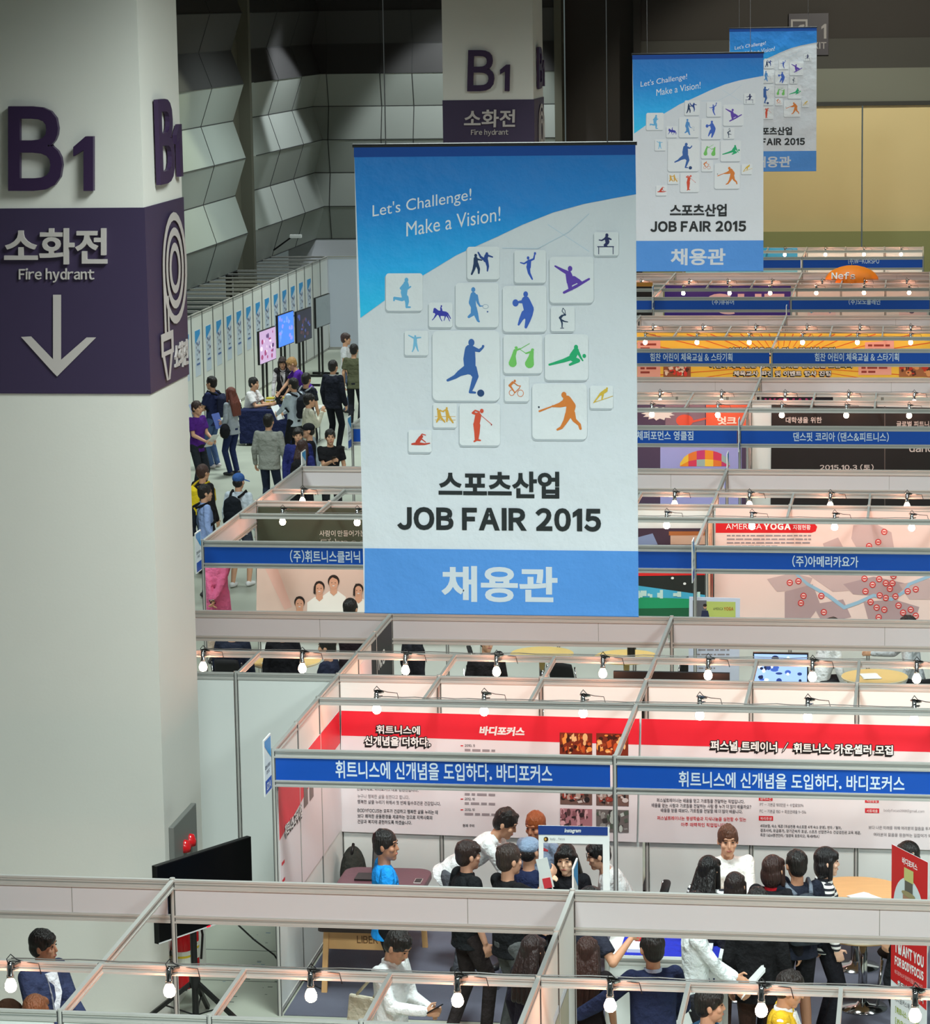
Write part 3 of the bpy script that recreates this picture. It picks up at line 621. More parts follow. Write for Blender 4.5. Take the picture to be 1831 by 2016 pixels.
# island 2
Y2 = ROW[1]; dx = -0.07
booth('corner booth with blue fascia, dark green graphic and family photo inside', -3+dx, Y2, 1, text='(주)휘트니스클리닉', tx=bt(Y2, 571, 709, 1082, 1107), left='board', back=True, end=False, group=G0)
booth('booth mostly hidden behind the big banner, green landscape graphic inside', dx, Y2, 1, left='beam', back=True, end=False, group=G0)
booth('booth with blue fascia, map graphic with red dots inside', 3+dx, Y2, 1, text='(주)아메리카요가', tx=bt(Y2, 1560, 1690, 1093, 1116), left='half', right='beam', back=True, group=G0)
booth('white corner booth seen from behind, left of the big banner', -3+dx, Y2+6, -1, left='board', end=False, group=G0)
booth('booth seen from behind, covered by the big banner, behind the landscape graphic', dx, Y2+6, -1, left='beam', end=False, group=G0)
booth('booth seen from behind, above the map graphic booth', 3+dx, Y2+6, -1, left='half', right='beam', group=G0)
# island 3
Y3 = ROW[2]; dx = -0.15
booth('booth with blue end fascia by the open floor, left of the big banner', -3+dx, Y3, 1, left='board', back=True, end=False, group=G0)
booth('booth with dark blue fascia and cartoon posters, right of the big banner', dx, Y3, 1, text='신체퍼포먼스 영클짐', tx=bt(Y3, 1240, 1365, 848, 866), left='beam', back=True, end=False, group=G0)
booth('booth with dark blue fascia and black graphic with white lettering', 3+dx, Y3, 1, text='댄스핏 코리아 (댄스&피트니스)', tx=bt(Y3, 1562, 1750, 850, 869), left='half', right='beam', back=True, group=G0)
booth('booth seen from behind, left one of the row above the black graphic', dx, Y3+6, -1, left='beam', end=False, group=G0)
booth('booth seen from behind, right one of the row above the black graphic', 3+dx, Y3+6, -1, left='half', right='beam', group=G0)
# island 4
Y4 = ROW[3]; dx = -0.17
T4 = '힘찬 어린이 체육교실 & 스타기획'
booth('left one of the two booths sharing the yellow sunburst graphic', dx, Y4, 1, text=T4, tx=bt(Y4, 1280, 1442, 695, 711), left='beam', back=True, end=False, group=G0)
booth('right one of the two booths sharing the yellow sunburst graphic', 3+dx, Y4, 1, text=T4, tx=bt(Y4, 1604, 1770, 695, 711), left='beam', right='beam', back=True, group=G0)
booth('booth seen from behind, left one of the row above the yellow graphic', dx, Y4+6, -1, left='beam', end=False, group=G0)
booth('booth seen from behind, right one of the row above the yellow graphic', 3+dx, Y4+6, -1, left='half', right='beam', group=G0)
booth('booth hidden behind the big banner, left of the two yellow graphic booths', -3+dx, Y4, 1, left='beam', back=True, end=False, group=G0)
booth('booth seen from behind, hidden by the big banner, above the yellow graphic row', -3+dx, Y4+6, -1, left='beam', end=False, group=G0)
# island 5
Y5 = ROW[4]; dx = -0.24
booth('booth with dark blue fascia and violet graphic inside, under the middle banner', dx, Y5, 1, text='(주)큐유어', tx=bt(Y5, 1402, 1445, 589, 600), left='beam', back=True, end=False, group=G0)
booth('booth with dark blue fascia and white walls, in front of the orange umbrella', 3+dx, Y5, 1, text='(주)모노플레인', tx=bt(Y5, 1671, 1733, 588, 600), left='beam', right='beam', back=True, group=G0)
booth('booth seen from behind, under the middle banner, left of the orange umbrella', dx, Y5+6, -1, left='beam', end=False, group=G0)
booth('booth seen from behind with the orange umbrella inside', 3+dx, Y5+6, -1, left='half', right='beam', group=G0)
booth('booth at the edge of the big banner, left of the violet graphic booth', -3+dx, Y5, 1, left='beam', back=True, end=False, group=G0)
booth('booth seen from behind at the edge of the big banner, under the middle banner', -3+dx, Y5+6, -1, left='beam', end=False, group=G0)
# last row
Y6 = ROW[5]; dx = -0.4
booth('farthest booth with light blue graphic, left one of the last row', dx, Y6, 1, left='beam', back=True, end=False, group=G0)
booth('farthest booth with plain white walls, right one of the last row', 3+dx, Y6, 1, text='(주)W-KORSPO', tx=bt(Y6, 1670, 1731, 508, 520), left='half', right='beam', back=True, group=G0)
# carpet of the near booths
CARP = mat('blue_grey_carpet', (92, 94, 108), 0.95, var=0.12, vscale=5, bump=0.25, bscale=120)
for k in range(2):
    m = MB(); m.box((0.03+3*k, 0.0, 0.001), (2.97+3*k, 2.97, 0.008), CARP); o = m.build('carpet', None, (0.03+3*k, 0, 0))
    tag(o, ['blue-grey carpet under the massage table, inside the left booth', 'blue-grey carpet under the round tables, inside the right booth'][k], 'carpet', 'booth carpets')

# ------------------------------------------------------------------ clamp lamps
BULB = bpy.data.materials.new('lit_bulb'); BULB.use_nodes = True
_b = BULB.node_tree.nodes['Principled BSDF']; _b.inputs['Base Color'].default_value = (1, 0.9, 0.8, 1)
_b.inputs['Emission Color'].default_value = (1.0, 0.40, 0.24, 1); _b.inputs['Emission Strength'].default_value = 135
def make_lamp():
    t = thing('clamp_lamp', 'x', 'lamp', (0, 0, 0))
    m = MB(); m.bar((-0.02, 0.03, 0.02), (0.05, -0.035, 0.015), 0.05, 0.012, CHROME); m.bar((-0.02, -0.02, -0.03), (0.045, -0.04, -0.02), 0.05, 0.012, CHROME); m.bar((-0.005, -0.03, 0.03), (-0.005, -0.03, -0.05), 0.03, 0.016, CHROME); m.build('clamp', t)
    m = MB(); m.lathe((0, -0.055, -0.085), [(0.0, 0), (0.026, 0.0), (0.026, 0.02), (0.021, 0.025), (0.021, 0.095), (0.012, 0.11), (0.0, 0.11)], CHROME, 14); m.build('socket', t, smooth=True)
    m = MB(); m.lathe((0, -0.055, -0.185), [(0.0, 0), (0.020, 0.003), (0.035, 0.016), (0.0415, 0.038), (0.039, 0.058), (0.029, 0.08), (0.019, 0.098), (0.016, 0.108)], BULB, 12); m.build('bulb', t, smooth=True)
    m = MB(); m.tube([(0, -0.055, -0.02), (-0.02, -0.06, 0.05), (0.0, -0.03, 0.075), (0.03, 0.0, 0.03), (0.10, 0.0, 0.012), (0.19, -0.012, 0.008), (0.21, -0.03, -0.06)], 0.0038, BLKP, 6); m.build('cord', t, smooth=True)
    return t
LAMP = make_lamp(); first = True
LROWS = [(-6.0, 'rail of the front booth frames', (25, 337, 615, 903, 1203, 1500, 1802), 1),
         (2.0, 'rail in the red graphic booths', (740, 952, 1147, 1377, 1590, 1800), 0),
         (4.0, 'rail behind the red graphic booths', (402, 597, 800, 979, 1188, 1395, 1600, 1805), 1),
         (ROW[1]+2, 'rail in the map graphic row', (555, 702, 1312, 1480, 1643, 1795), 0),
         (ROW[1]+4, 'rail behind the map graphic row', (597, 1329, 1476, 1635, 1786), 1),
         (ROW[2]+2, 'rail in the black graphic row', (1283, 1413, 1539, 1666, 1790), 0),
         (ROW[2]+4, 'rail behind the black graphic row', (1300, 1421, 1546, 1671, 1800), 1),
         (ROW[3]+2, 'rail in the yellow graphic row', (1270, 1372, 1475, 1580, 1688, 1793), 0),
         (ROW[3]+4, 'rail behind the yellow graphic row', (1286, 1384, 1488, 1589, 1693, 1793), 1),
         (ROW[4]+2, 'rail in front of the orange umbrella', (1345, 1436, 1516, 1607, 1701, 1790), 0),
         (ROW[4]+4, 'rail beside the orange umbrella', (1262, 1357, 1433, 1520, 1619, 1702, 1785), 1),
         (ROW[5]+2, 'rail of the farthest booth row', (1545, 1625, 1701, 1774), 0)]
for yy, what, xs, near in LROWS:
    yl = at(xs[0], 0, Y=yy)  # row plane
    for k, px_ in enumerate(xs):
        ypx = 1008
        p = at(px_, 1008, Y=yy)
        # the row lies on a level rail: solve the column of the photo at rail height
        for _ in range(3):
            zz = at(px_, ypx, Y=yy); ypx += (zz.z-H)*FPX/((zz-CAM).dot(_f)) if abs(zz.z-H) > 0.002 else 0
        p = at(px_, ypx, Y=yy); off = -0.012 if near else 0.085
        lab = 'lit clamp lamp, %s from the left on the %s' % (ORD[k+1], what)
        if first: LAMP['label'] = lab; LAMP.location = (p.x, yy+off, H-0.02); LAMP['group'] = 'clamp lamps'; first = False
        else: dup(LAMP, (p.x, yy+off, H-0.02 if near else H+0.03), lab)
    xa, xb = at(xs[0], ypx, Y=yy).x, at(xs[-1], ypx, Y=yy).x
    m = MB(); rg = random.Random(int(yy*10)); n = 40
    m.tube([(xa+(xb-xa)*i/n, yy+rg.uniform(-0.008, 0.008), H+0.009+rg.uniform(0, 0.010)) for i in range(n+1)], 0.0045, cmat((110, 106, 102), 's'), 6)
    tag(m.build('lamp_cable', None), 'thin power cable lying along the %s' % what, 'cable', 'lamp cables')

# ------------------------------------------------------------------ flag signs at booth corners
def flag(px0, px1, yt0, yt1, Y, X, hgt, label, code=None, out=-1):
    p = Vector((X-0.03, Y, 0)); top = at(px1, yt1, X=X).z
    t = thing('flag_sign', label, 'sign', (X, Y, top-hgt))
    ya, yb_ = (Y-0.02, Y-0.30) if out < 0 else (Y+0.30, Y+0.02)
    m = MB(); m.box((X-0.006, yb_, top-hgt), (X+0.006, ya, top), WHITE); m.build('board', t)
    for s in (-1, 1):
        a = Art(lambda u, v: Vector((X+s*0.0065, (ya+(yb_-ya)*u) if s > 0 else (yb_+(ya-yb_)*u), top-hgt*v)), (s, 0, 0))
        a.poly([(0.06, 0.03), (0.94, 0.03), (0.94, 0.12), (0.06, 0.42)], cmat((48, 150, 214)), 1)
        a.text('스포츠산업', 0.12, 0.47, 0.9, 0.54, INK, 1, bold=0.02); a.text('2015', 0.3, 0.58, 0.75, 0.64, INK, 1)
        a.rect(0.06, 0.74, 0.94, 0.97, cmat((34, 84, 176)), 1)
        if code: a.text(code, 0.22, 0.79, 0.78, 0.92, WHITE, 2, bold=0.03)
        a.build('printed_face', t)
flag(518, 537, 1457, 1437, 0.0, -0.02, 0.50, 'small blue and white flag sign marked A12, left corner of the red graphic booth', 'A12')
flag(387, 396, 1048, 1041, ROW[1], -3.09, 0.50, 'small blue and white flag sign beside the column, at the dark green graphic booth')
flag(1126, 1134, 1715, 1694, -4.0, 3.09, 0.50, 'small flag sign standing over the front booth frames, before the photo prop frame', out=1)
flag(586, 594, 893, 890, ROW[1]+6, -3.07, 0.40, 'small flag sign at the far corner of the dark green graphic booth', out=1)
flag(680, 688, 824, 819, ROW[2], -3.17, 0.50, 'small flag sign by the booth edge next to the man in black holding a phone')
flag(1364, 1369, 1060, 1051, ROW[1], 2.92, 0.50, 'small flag sign at the left corner of the map graphic booth')
flag(1428, 1432, 900, 892, ROW[1]+6, 2.93, 0.40, 'small flag sign on the booth row above the map graphic', out=1)
flag(1453, 1457, 825, 819, ROW[2], 2.85, 0.50, 'small flag sign at the left corner of the black graphic booth')
flag(1495, 1498, 730, 724, ROW[2]+6, 2.85, 0.40, 'small flag sign on the booth row below the yellow graphic', out=1)
flag(1278, 1282, 572, 566, ROW[4], -0.24, 0.50, 'small flag sign under the middle hanging banner, left of the violet graphic')
flag(1545, 1548, 606, 602, ROW[3]+6, 2.83, 0.40, 'small flag sign on the booth row above the yellow graphic', out=1)
# ================================================================== GRAPHICS ON THE BOOTH WALLS
def sheet(label, quad, color, fn, normal, name='wall_graphic', cat='poster', thick=0.004, parent_cat=True, group=None):
    """a printed sheet with real thickness; quad and art share the picture frame fn"""
    pts = [fn(*q) for q in quad]; n = Vector(normal).normalized()
    c = sum(pts, Vector())/len(pts)
    t = thing(name, label, cat, c, group)
    m = MB(); k = len(pts); m.add(pts+[p-n*thick for p in pts], [tuple(range(k)), tuple(reversed(range(k, 2*k)))]+[(i, k+i, k+(i+1) % k, (i+1) % k) for i in range(k)], color)
    m.build('sheet', t)
    return t, Art(fn, normal, 0.0015)
PAPER = mat('vinyl_white', (226, 220, 222), 0.5, bump=0.25, bscale=2.5)
PAPER2 = mat('vinyl_blush', (232, 208, 200), 0.5, bump=0.2, bscale=2.5)
def YP(Y): return lambda x, y: at(x, y, Y=Y)
def comic_title(a, s, x0, y0, x1, y1, shear=0.0, d=6, slant=0.0):
    r_ = max(0.5, (y1-y0)*0.085)
    for k in (1, 2): a.text(s, x0-k*r_*0.9, y0+k*r_*0.9+r_, x1-k*r_*0.9, y1+k*r_*0.9+r_, BLACK, 2, bold=0.035, shear=shear, slant=slant)
    for q in range(8): a.text(s, x0+r_*math.cos(q*math.pi/4), y0+r_*math.sin(q*math.pi/4), x1+r_*math.cos(q*math.pi/4), y1+r_*math.sin(q*math.pi/4), BLACK, 3, bold=0.035, shear=shear, slant=slant)
    a.text(s, x0, y0, x1, y1, WHITE, 4, bold=0.03, shear=shear, slant=slant)
REDV = mat('vinyl_red', (222, 36, 54), 0.5, bump=0.25, bscale=2.5)
TX = cmat((92, 86, 92)); TXL = cmat((150, 142, 146))
def photo_tile(a, x0, y0, x1, y1, cols, seed, layer=2, sh=0.027):
    """a small photograph as printed patches"""
    rg = random.Random(seed); f = lambda x: sh*(x-x0)
    a.rect(x0, y0, x1, y1, cmat(cols[0]), layer, sh*(x1-x0))
    w_, h_ = x1-x0, y1-y0
    for k in range(34):
        cx, cy = rg.uniform(x0+4, x1-5), rg.uniform(y0+4, y1-6); ww, hh = rg.uniform(1.5, w_*0.10), rg.uniform(1.5, h_*0.22)
        c = cmat(cols[1+k % (len(cols)-1)])
        ww = min(ww, cx-x0, x1-cx); hh = min(hh, cy-y0, y1-cy)
        if k % 3: a.ell(cx, cy+f(cx), ww, hh, c, layer+1+k*0.05, 10)
        else: a.poly([(cx-ww, cy-hh*0.4+f(cx)), (cx+ww*0.6, cy-hh+f(cx)), (cx+ww, cy+hh*0.5+f(cx)), (cx-ww*0.5, cy+hh+f(cx))], c, layer+1+k*0.05)
S = 0.026
# --- left of the two red-topped graphics
f = YP(2.955); N = (0, -1, 0)
t, a = sheet('red-topped white wall graphic behind the man in the blue shirt, with gym photos', [(672, 1399), (1259, 1415), (1253, 1658), (668, 1637)], PAPER, f, N)
a.poly([(672, 1399), (1259, 1415), (1258, 1466), (672, 1448)], REDV, 1)
comic_title(a, '휘트니스에', 741, 1427, 827, 1444, S); comic_title(a, '신개념을 더하다.', 718, 1448, 848, 1467, S)
a.text('바디포커스', 943, 1429, 1032, 1447, WHITE, 3, bold=0.05, shear=S, slant=0.15)
a.text('안녕하세요. 바디포커스 대표 김현진입니다.', 703, 1549, 824, 1556, TX, 2, bold=0.012, shear=S)
a.text('누구나 행복한 삶을 원한다고 합니다.', 704, 1563, 806, 1571, TXL, 2, bold=0.01, shear=S)
a.text('행복한 삶을 누리기 위해서 첫 번째 필수조건은 건강입니다.', 704, 1574, 868, 1582, TX, 2, bold=0.012, shear=S)
for k, s_ in enumerate(('BODYFOCUS는 모두가 건강하고 행복한 삶을 누리는 데', '보다 쾌적한 운동환경을 제공하는 것으로 지역사회의', '건강과 복지에 공헌하도록 하겠습니다.')):
    a.text(s_, 704, 1591+k*11, (862, 851, 811)[k], 1599+k*11, INK, 2, bold=0.015, shear=S)
for yy, d_ in ((1465, '2010. 5'), (1552, '2012. 1'), (1570, '2012. 10'), (1591, '2013. 10')):
    a.rect(907, yy+2, 912, yy+4, RED, 2); a.text(d_, 915, yy, 935, yy+5, TX, 2, bold=0.02, shear=S); a.lines(915, yy+9, 100, 1, 8, 4.5, TXL, 2, S, int(yy))
a.text('현재 구리', 911, 1622, 934, 1628, INK, 2, bold=0.02, shear=S)
WARM = [(120, 44, 24), (196, 84, 36), (232, 150, 70), (60, 22, 14), (236, 190, 130), (150, 60, 26)]
GYM = [(110, 84, 76), (60, 44, 40), (176, 150, 140), (146, 60, 50), (200, 190, 186), (40, 34, 34)]
PNK = [(176, 120, 128), (90, 60, 62), (220, 170, 176), (60, 44, 46), (140, 90, 96)]
GRY = [(110, 104, 102), (186, 196, 190), (60, 58, 58), (150, 150, 146), (84, 96, 84)]
for k, (x0, y0, x1, y1, c_) in enumerate(((1102, 1442, 1166, 1484, WARM), (1174, 1443, 1237, 1487, WARM), (1103, 1552, 1166, 1583, GYM), (1174, 1553, 1238, 1585, GYM), (1103, 1591, 1166, 1633, PNK), (1174, 1593, 1238, 1637, GRY))): photo_tile(a, x0, y0, x1, y1, c_, k+5)
a.build('printed_artwork', t)
# --- right one
t, a = sheet('red-topped white wall graphic behind the seated man in white, with job text', [(1263, 1415), (1850, 1430), (1850, 1674), (1257, 1658)], PAPER, f, N)
a.poly([(1263, 1415), (1850, 1430), (1850, 1481), (1262, 1466)], REDV, 1)
comic_title(a, '퍼스널 트레이너', 1399, 1457, 1530, 1477, S); comic_title(a, '/', 1541, 1461, 1552, 1479, S); comic_title(a, '휘트니스 카운셀러 모집', 1562, 1462, 1758, 1481, S)
for k, s_ in enumerate(('퍼스널트레이너는 배움을 얻고 가르침을 전달하는 직업입니다.', '배움을 얻는 사람과 가르침을 전달하는 사람 중 누가 더 많이 배울까요?', '배움을 얻을 때보다, 가르침을 전달할 때 더 많이 배웁니다.')):
    a.text(s_, (1293, 1283, 1301)[k], 1571+k*10, (1466, 1479, 1462)[k], 1579+k*10, TX, 2, bold=0.012, shear=S*0.7)
a.text('퍼스널트레이너는 평생학습과 지식나눔을 실천할 수 있는', 1294, 1606, 1469, 1614, RED, 2, bold=0.012, shear=S*0.7)
a.text('아주 매력적인 직업입니다.', 1341, 1619, 1430, 1627, RED, 2, bold=0.012, shear=S*0.7)
for x0, y0, x1, s_ in ((1494, 1567, 1521, '급여조건'), (1494, 1606, 1522, '복리후생'), (1703, 1571, 1730, '지원방법'), (1703, 1591, 1731, '서류제출')):
    a.rect(x0, y0, x1, y0+9, RED, 2, S*20); a.text(s_, x0+3, y0+2, x1-3, y0+8, WHITE, 3, shear=S)
a.text('PT - 기본급 100만원 + 수업료50%', 1496, 1580, 1582, 1587, TX, 2, shear=S); a.text('FC - 기본급 150 + 회원권매출 1-5%', 1496, 1593, 1587, 1600, TX, 2, shear=S)
a.text('4대보험, 숙소 제공 (여성전용 숙소포함 4개 숙소 운영), 연차/월차,', 1497, 1622, 1657, 1629, INK, 2, bold=0.01, shear=S)
a.text('경조사비, 유급휴가, 장기근속자 포상, 스포츠 산업연구소 건강검진권 교육 제공,', 1497, 1631, 1695, 1638, INK, 2, bold=0.01, shear=S)
a.text('특강 (sbs명견만리/임창욱 포트리오, 독서MBA)', 1497, 1640, 1613, 1647, INK, 2, bold=0.01, shear=S)
a.text('bodyfocus0988@gmail.com', 1740, 1592, 1820, 1599, TXL, 2, shear=S); a.text('보다 나은 미래를 위해 여러분의 젊음을 투자해', 1710, 1625, 1840, 1632, TX, 2, shear=S); a.text('여러분의 젊음을 응원하는 길잡이가 되어', 1720, 1639, 1840, 1646, TX, 2, shear=S)
a.build('printed_artwork', t)
# --- side wall of the left booth (u along the wall from the front, v down from the top)
f2 = lambda u, v: Vector((0.016, u, 2.08-v))
t, a = sheet('white graphic with red top on the left side wall of the near booth', [(0.08, 0), (2.94, 0), (2.94, 1.18), (0.08, 1.18)], PAPER, f2, (1, 0, 0))
a.poly([(0.08, 0), (2.94, 0), (2.94, 0.32), (1.6, 0.34), (0.9, 0.42), (0.08, 0.50)], REDV, 1)
for k in (2, 1): a.text('휘트니스 교육사업', 0.30-0.006*k, 0.42+0.01*k, 1.05, 0.54+0.01*k, BLACK, 2, bold=0.09)
a.text('휘트니스 교육사업', 0.30, 0.42, 1.05, 0.54, WHITE, 4, bold=0.03)
for x0 in (1.16, 1.42): photo_tile(a, x0, 0.30, x0+0.18, 0.48, GYM, int(x0*100), 2, 0) if False else a.rect(x0, 0.30, x0+0.18, 0.50, cmat((120, 108, 104)), 2)
for x0, y0, n in ((0.3, 0.6, 3), (0.85, 0.68, 7), (1.3, 0.62, 8), (1.8, 0.6, 6), (2.3, 0.6, 8), (0.35, 0.8, 5), (0.8, 1.0, 3), (1.3, 1.0, 4), (1.9, 0.95, 4)): a.lines(x0, y0, 0.34, n, 0.036, 0.014, TX if n % 2 else TXL, 2, 0, int(x0*77))
for y0 in (0.72, 0.88): a.rect(0.14, y0, 0.26, y0+0.03, RED, 2)
a.build('printed_artwork', t)

# --- map graphic
ym = ROW[1]+2.955; f = YP(ym)
t, a = sheet('blush pink city map graphic with red dots and a blue river', [(1409, 1000), (1850, 1009), (1850, 1262), (1405, 1250)], PAPER2, f, N)
MV = cmat((196, 172, 170)); MV2 = cmat((176, 152, 154)); RV = cmat((150, 186, 208))
a.poly([(1409, 1029), (1596, 1029), (1604, 1031), (1609, 1037), (1606, 1046), (1598, 1049), (1409, 1049)], cmat((206, 26, 34)), 1)
a.text('AMERICA', 1429, 1031, 1500, 1042, WHITE, 2, bold=-0.005, native=True); a.text('YOGA', 1503, 1030, 1557, 1043, WHITE, 2, bold=0.05); a.text('지점현황', 1561, 1033, 1596, 1043, WHITE, 2, bold=0.01)
a.lines(1431, 1053, 166, 4, 7, 3, TXL, 2, 0.0, 4)
for p_ in ([(1680, 1034), (1722, 1030), (1755, 1048), (1760, 1078), (1690, 1085), (1676, 1060)], [(1620, 1070), (1650, 1058), (1664, 1085), (1625, 1085)]): a.poly(p_, MV, 1)
for p_, c_ in (([(1510, 1140), (1560, 1128), (1600, 1138), (1590, 1160), (1530, 1165)], MV), ([(1545, 1165), (1600, 1150), (1615, 1190), (1590, 1225), (1545, 1220)], MV2), ([(1590, 1130), (1700, 1130), (1710, 1160), (1640, 1165)], MV), ([(1600, 1190), (1660, 1180), (1676, 1215), (1620, 1228)], MV2),
               ([(1660, 1150), (1720, 1135), (1790, 1150), (1760, 1175), (1680, 1170)], MV2), ([(1700, 1185), (1760, 1180), (1810, 1195), (1800, 1225), (1710, 1222)], MV2), ([(1770, 1150), (1831, 1140), (1831, 1180), (1790, 1180)], MV)): a.poly(p_, c_, 1)
a.stroke([(1565, 1128, 2), (1590, 1150, 3), (1630, 1172, 3.4), (1662, 1196, 3.6), (1690, 1186, 3.4), (1720, 1172, 3.2), (1755, 1180, 3.2), (1780, 1165, 3), (1790, 1150, 3), (1831, 1134, 3)], RV, 2)
DOT = cmat((206, 52, 52)); rg = random.Random(2)
dots = [(1741, 1047), (1729, 1067), (1711, 1075), (1555, 1147), (1572, 1144), (1582, 1173), (1577, 1187), (1617, 1173), (1622, 1205), (1702, 1139), (1731, 1140), (1744, 1148), (1757, 1148), (1718, 1151), (1752, 1159), (1704, 1164), (1732, 1172), (1744, 1177), (1763, 1174), (1787, 1164), (1803, 1160), (1714, 1185), (1769, 1192), (1726, 1196), (1741, 1200), (1778, 1206), (1793, 1200), (1803, 1212), (1730, 1215), (1759, 1134)]
for k, (x, y) in enumerate(dots): a.ell(x, y, 6.2, 6.2, DOT, 3, 14); a.ell(x, y, 4.2, 4.2, cmat((240, 206, 200)), 4, 12); a.rect(x-3.4, y-1.2, x+3.4, y+1.2, DOT, 5)
a.build('printed_artwork', t)
t, a = sheet('cream poster with red brush strokes on the partition beside the map graphic', [(ROW[1]+2.1, 0.05), (ROW[1]+2.85, 0.05), (ROW[1]+2.85, 1.5), (ROW[1]+2.1, 1.5)], mat('cream_poster', (236, 216, 178), 0.5), lambda u, v: Vector((2.93+0.014, u, 2.36-v)), (1, 0, 0))
for k in range(4): a.stroke([(ROW[1]+2.3+0.15*k, 0.2+0.3*(k % 2), 0.02), (ROW[1]+2.45+0.12*k, 0.7, 0.05), (ROW[1]+2.4+0.14*k, 1.3, 0.015)], cmat((206, 60, 40)) if k != 1 else BLACK, 2)
a.build('printed_artwork', t)
# --- green landscape in the hidden middle booth
t, a = sheet('dark and green sports ground graphic partly behind the big banner', [(960, 1035), (1397, 1045), (1393, 1250), (955, 1243)], cmat((34, 40, 38)), f, N)
a.rect(960, 1040, 1397, 1075, cmat((60, 44, 60)), 1); a.rect(1320, 1052, 1397, 1072, cmat((190, 160, 140)), 2); a.rect(1317, 1046, 1397, 1054, cmat((160, 96, 50)), 3)
a.poly([(1240, 1062), (1285, 1050), (1295, 1072), (1240, 1074)], cmat((120, 136, 170)), 2)
a.poly([(955, 1126), (1393, 1126), (1393, 1132), (955, 1138)], cmat((214, 40, 40)), 2)
a.poly([(955, 1140), (1250, 1152), (1393, 1172), (1393, 1190), (955, 1172)], cmat((70, 170, 206)), 2)
a.poly([(955, 1165), (1393, 1180), (1393, 1215), (955, 1210)], cmat((30, 150, 100)), 3); a.poly([(955, 1202), (1393, 1196), (1393, 1240), (955, 1240)], cmat((26, 92, 60)), 4)
for x, y in ((1324, 1138), (1348, 1149)): a.ell(x, y, 3, 2.4, WHITE, 3)
rg = random.Random(8)
for k in range(12): x = rg.uniform(1250, 1380); a.rect(x, 1160+rg.uniform(0, 10), x+rg.uniform(4, 12), 1172+rg.uniform(0, 6), cmat((190, 220, 214)), 5)
a.build('printed_artwork', t)
# --- left corner booth: dark green sheet above, group photo below
t, a = sheet('dark green graphic with handwriting style lettering, in the left corner booth', [(508, 998), (930, 1003), (928, 1100), (506, 1095)], cmat((58, 66, 52)), f, N)
a.text('사람이 만들어가는 행복', 629, 1044, 745, 1056, cmat((210, 206, 196)), 2, bold=-0.004); a.text('Fitness Clinic', 629, 1058, 830, 1082, cmat((210, 206, 196)), 2, bold=0.03); a.text('Fitness Clinic', 629, 1058, 830, 1082, cmat((58, 66, 52)), 3, bold=0.006)
a.build('printed_artwork', t)
t, a = sheet('pale group photo print of people in white shirts, left of the big banner', [(506, 1097), (928, 1102), (926, 1262), (504, 1255)], mat('photo_cream', (216, 188, 174), 0.5, bump=0.2, bscale=2), f, N)
a.poly([(520, 1115), (545, 1115), (575, 1195), (560, 1200)], cmat((222, 178, 164)), 1)
SK = cmat((214, 160, 132)); SH = cmat((240, 236, 228)); HR = cmat((44, 34, 30))
for x, y, r, female in ((590, 1188, 11, 0), (629, 1158, 11, 1), (657, 1147, 12, 0), (706, 1162, 10, 1), (740, 1160, 11, 0)):
    a.poly([(x-26, 1255), (x-24, y+28), (x-9, y+17), (x+9, y+17), (x+24, y+28), (x+26, 1255)], SH, 2+x*0.001); a.poly([(x-6, y+8), (x+6, y+8), (x+7, y+20), (x, y+26), (x-7, y+20)], SK, 3+x*0.001)
    a.ell(x, y-3, r*0.95, r*1.05, HR, 4, 18); a.ell(x, y+1, r*0.74, r*0.98, SK, 5, 18)
    if female: a.poly([(x-r, y-4), (x-r*0.6, y-6), (x-r*0.7, y+12), (x-r*1.05, y+10)], HR, 6)
    a.poly([(x-r*0.7, y-5), (x-r*0.2, y-11), (x+r*0.7, y-6), (x+r*0.3, y-13), (x-r*0.6, y-13)], HR, 6); a.ell(x-3.4, y, 1.2, 0.6, HR, 7, 8); a.ell(x+3.4, y, 1.2, 0.6, HR, 7, 8); a.ell(x, y+6, 2.4, 0.9, WHITE, 7, 8)
a.build('printed_artwork', t)
# --- black graphic and neighbours, island 3
yb_ = ROW[2]+2.955; f = YP(yb_)
BKG = mat('vinyl_black', (30, 24, 24), 0.45, bump=0.15, bscale=2.5)
t, a = sheet('large black wall graphic with white lettering and a vertical seam', [(1519, 797), (1850, 803), (1850, 1000), (1517, 998)], BKG, f, N)
a.rect(1741, 800, 1743, 998, cmat((90, 80, 76)), 1)
for x0, y0, x1, y1, s_ in ((1547, 821, 1618, 833, '대학생을 위한'), (1765, 829, 1840, 840, '글로벌 피트니스'), (1614, 914, 1720, 926, '2015.10.3 (토)'), (1790, 874, 1850, 890, 'dance')): a.text(s_, x0, y0, x1, y1, cmat((206, 190, 184)), 2, bold=0.02)
a.build('printed_artwork', t)
t, a = sheet('dark violet cartoon style poster with an orange panel, right of the big banner', [(1240, 797), (1474, 797), (1472, 998), (1236, 996)], cmat((78, 60, 84)), f, N)
rg = random.Random(5); pts = []
for k in range(26): r_ = 1.0 if k % 2 else 0.72; q = 2*math.pi*k/26; pts.append((1296+34*r_*math.cos(q), 814+14*r_*math.sin(q)))
a.poly(pts, cmat((226, 214, 206)), 2); a.poly([(1310, 797), (1388, 797), (1388, 838), (1310, 838)], cmat((132, 104, 116)), 1)
a.ell(1348, 828, 17, 12, cmat((222, 84, 60)), 3); a.stroke([(1355, 832, 2), (1388, 824, 2)], cmat((222, 84, 60)), 3)
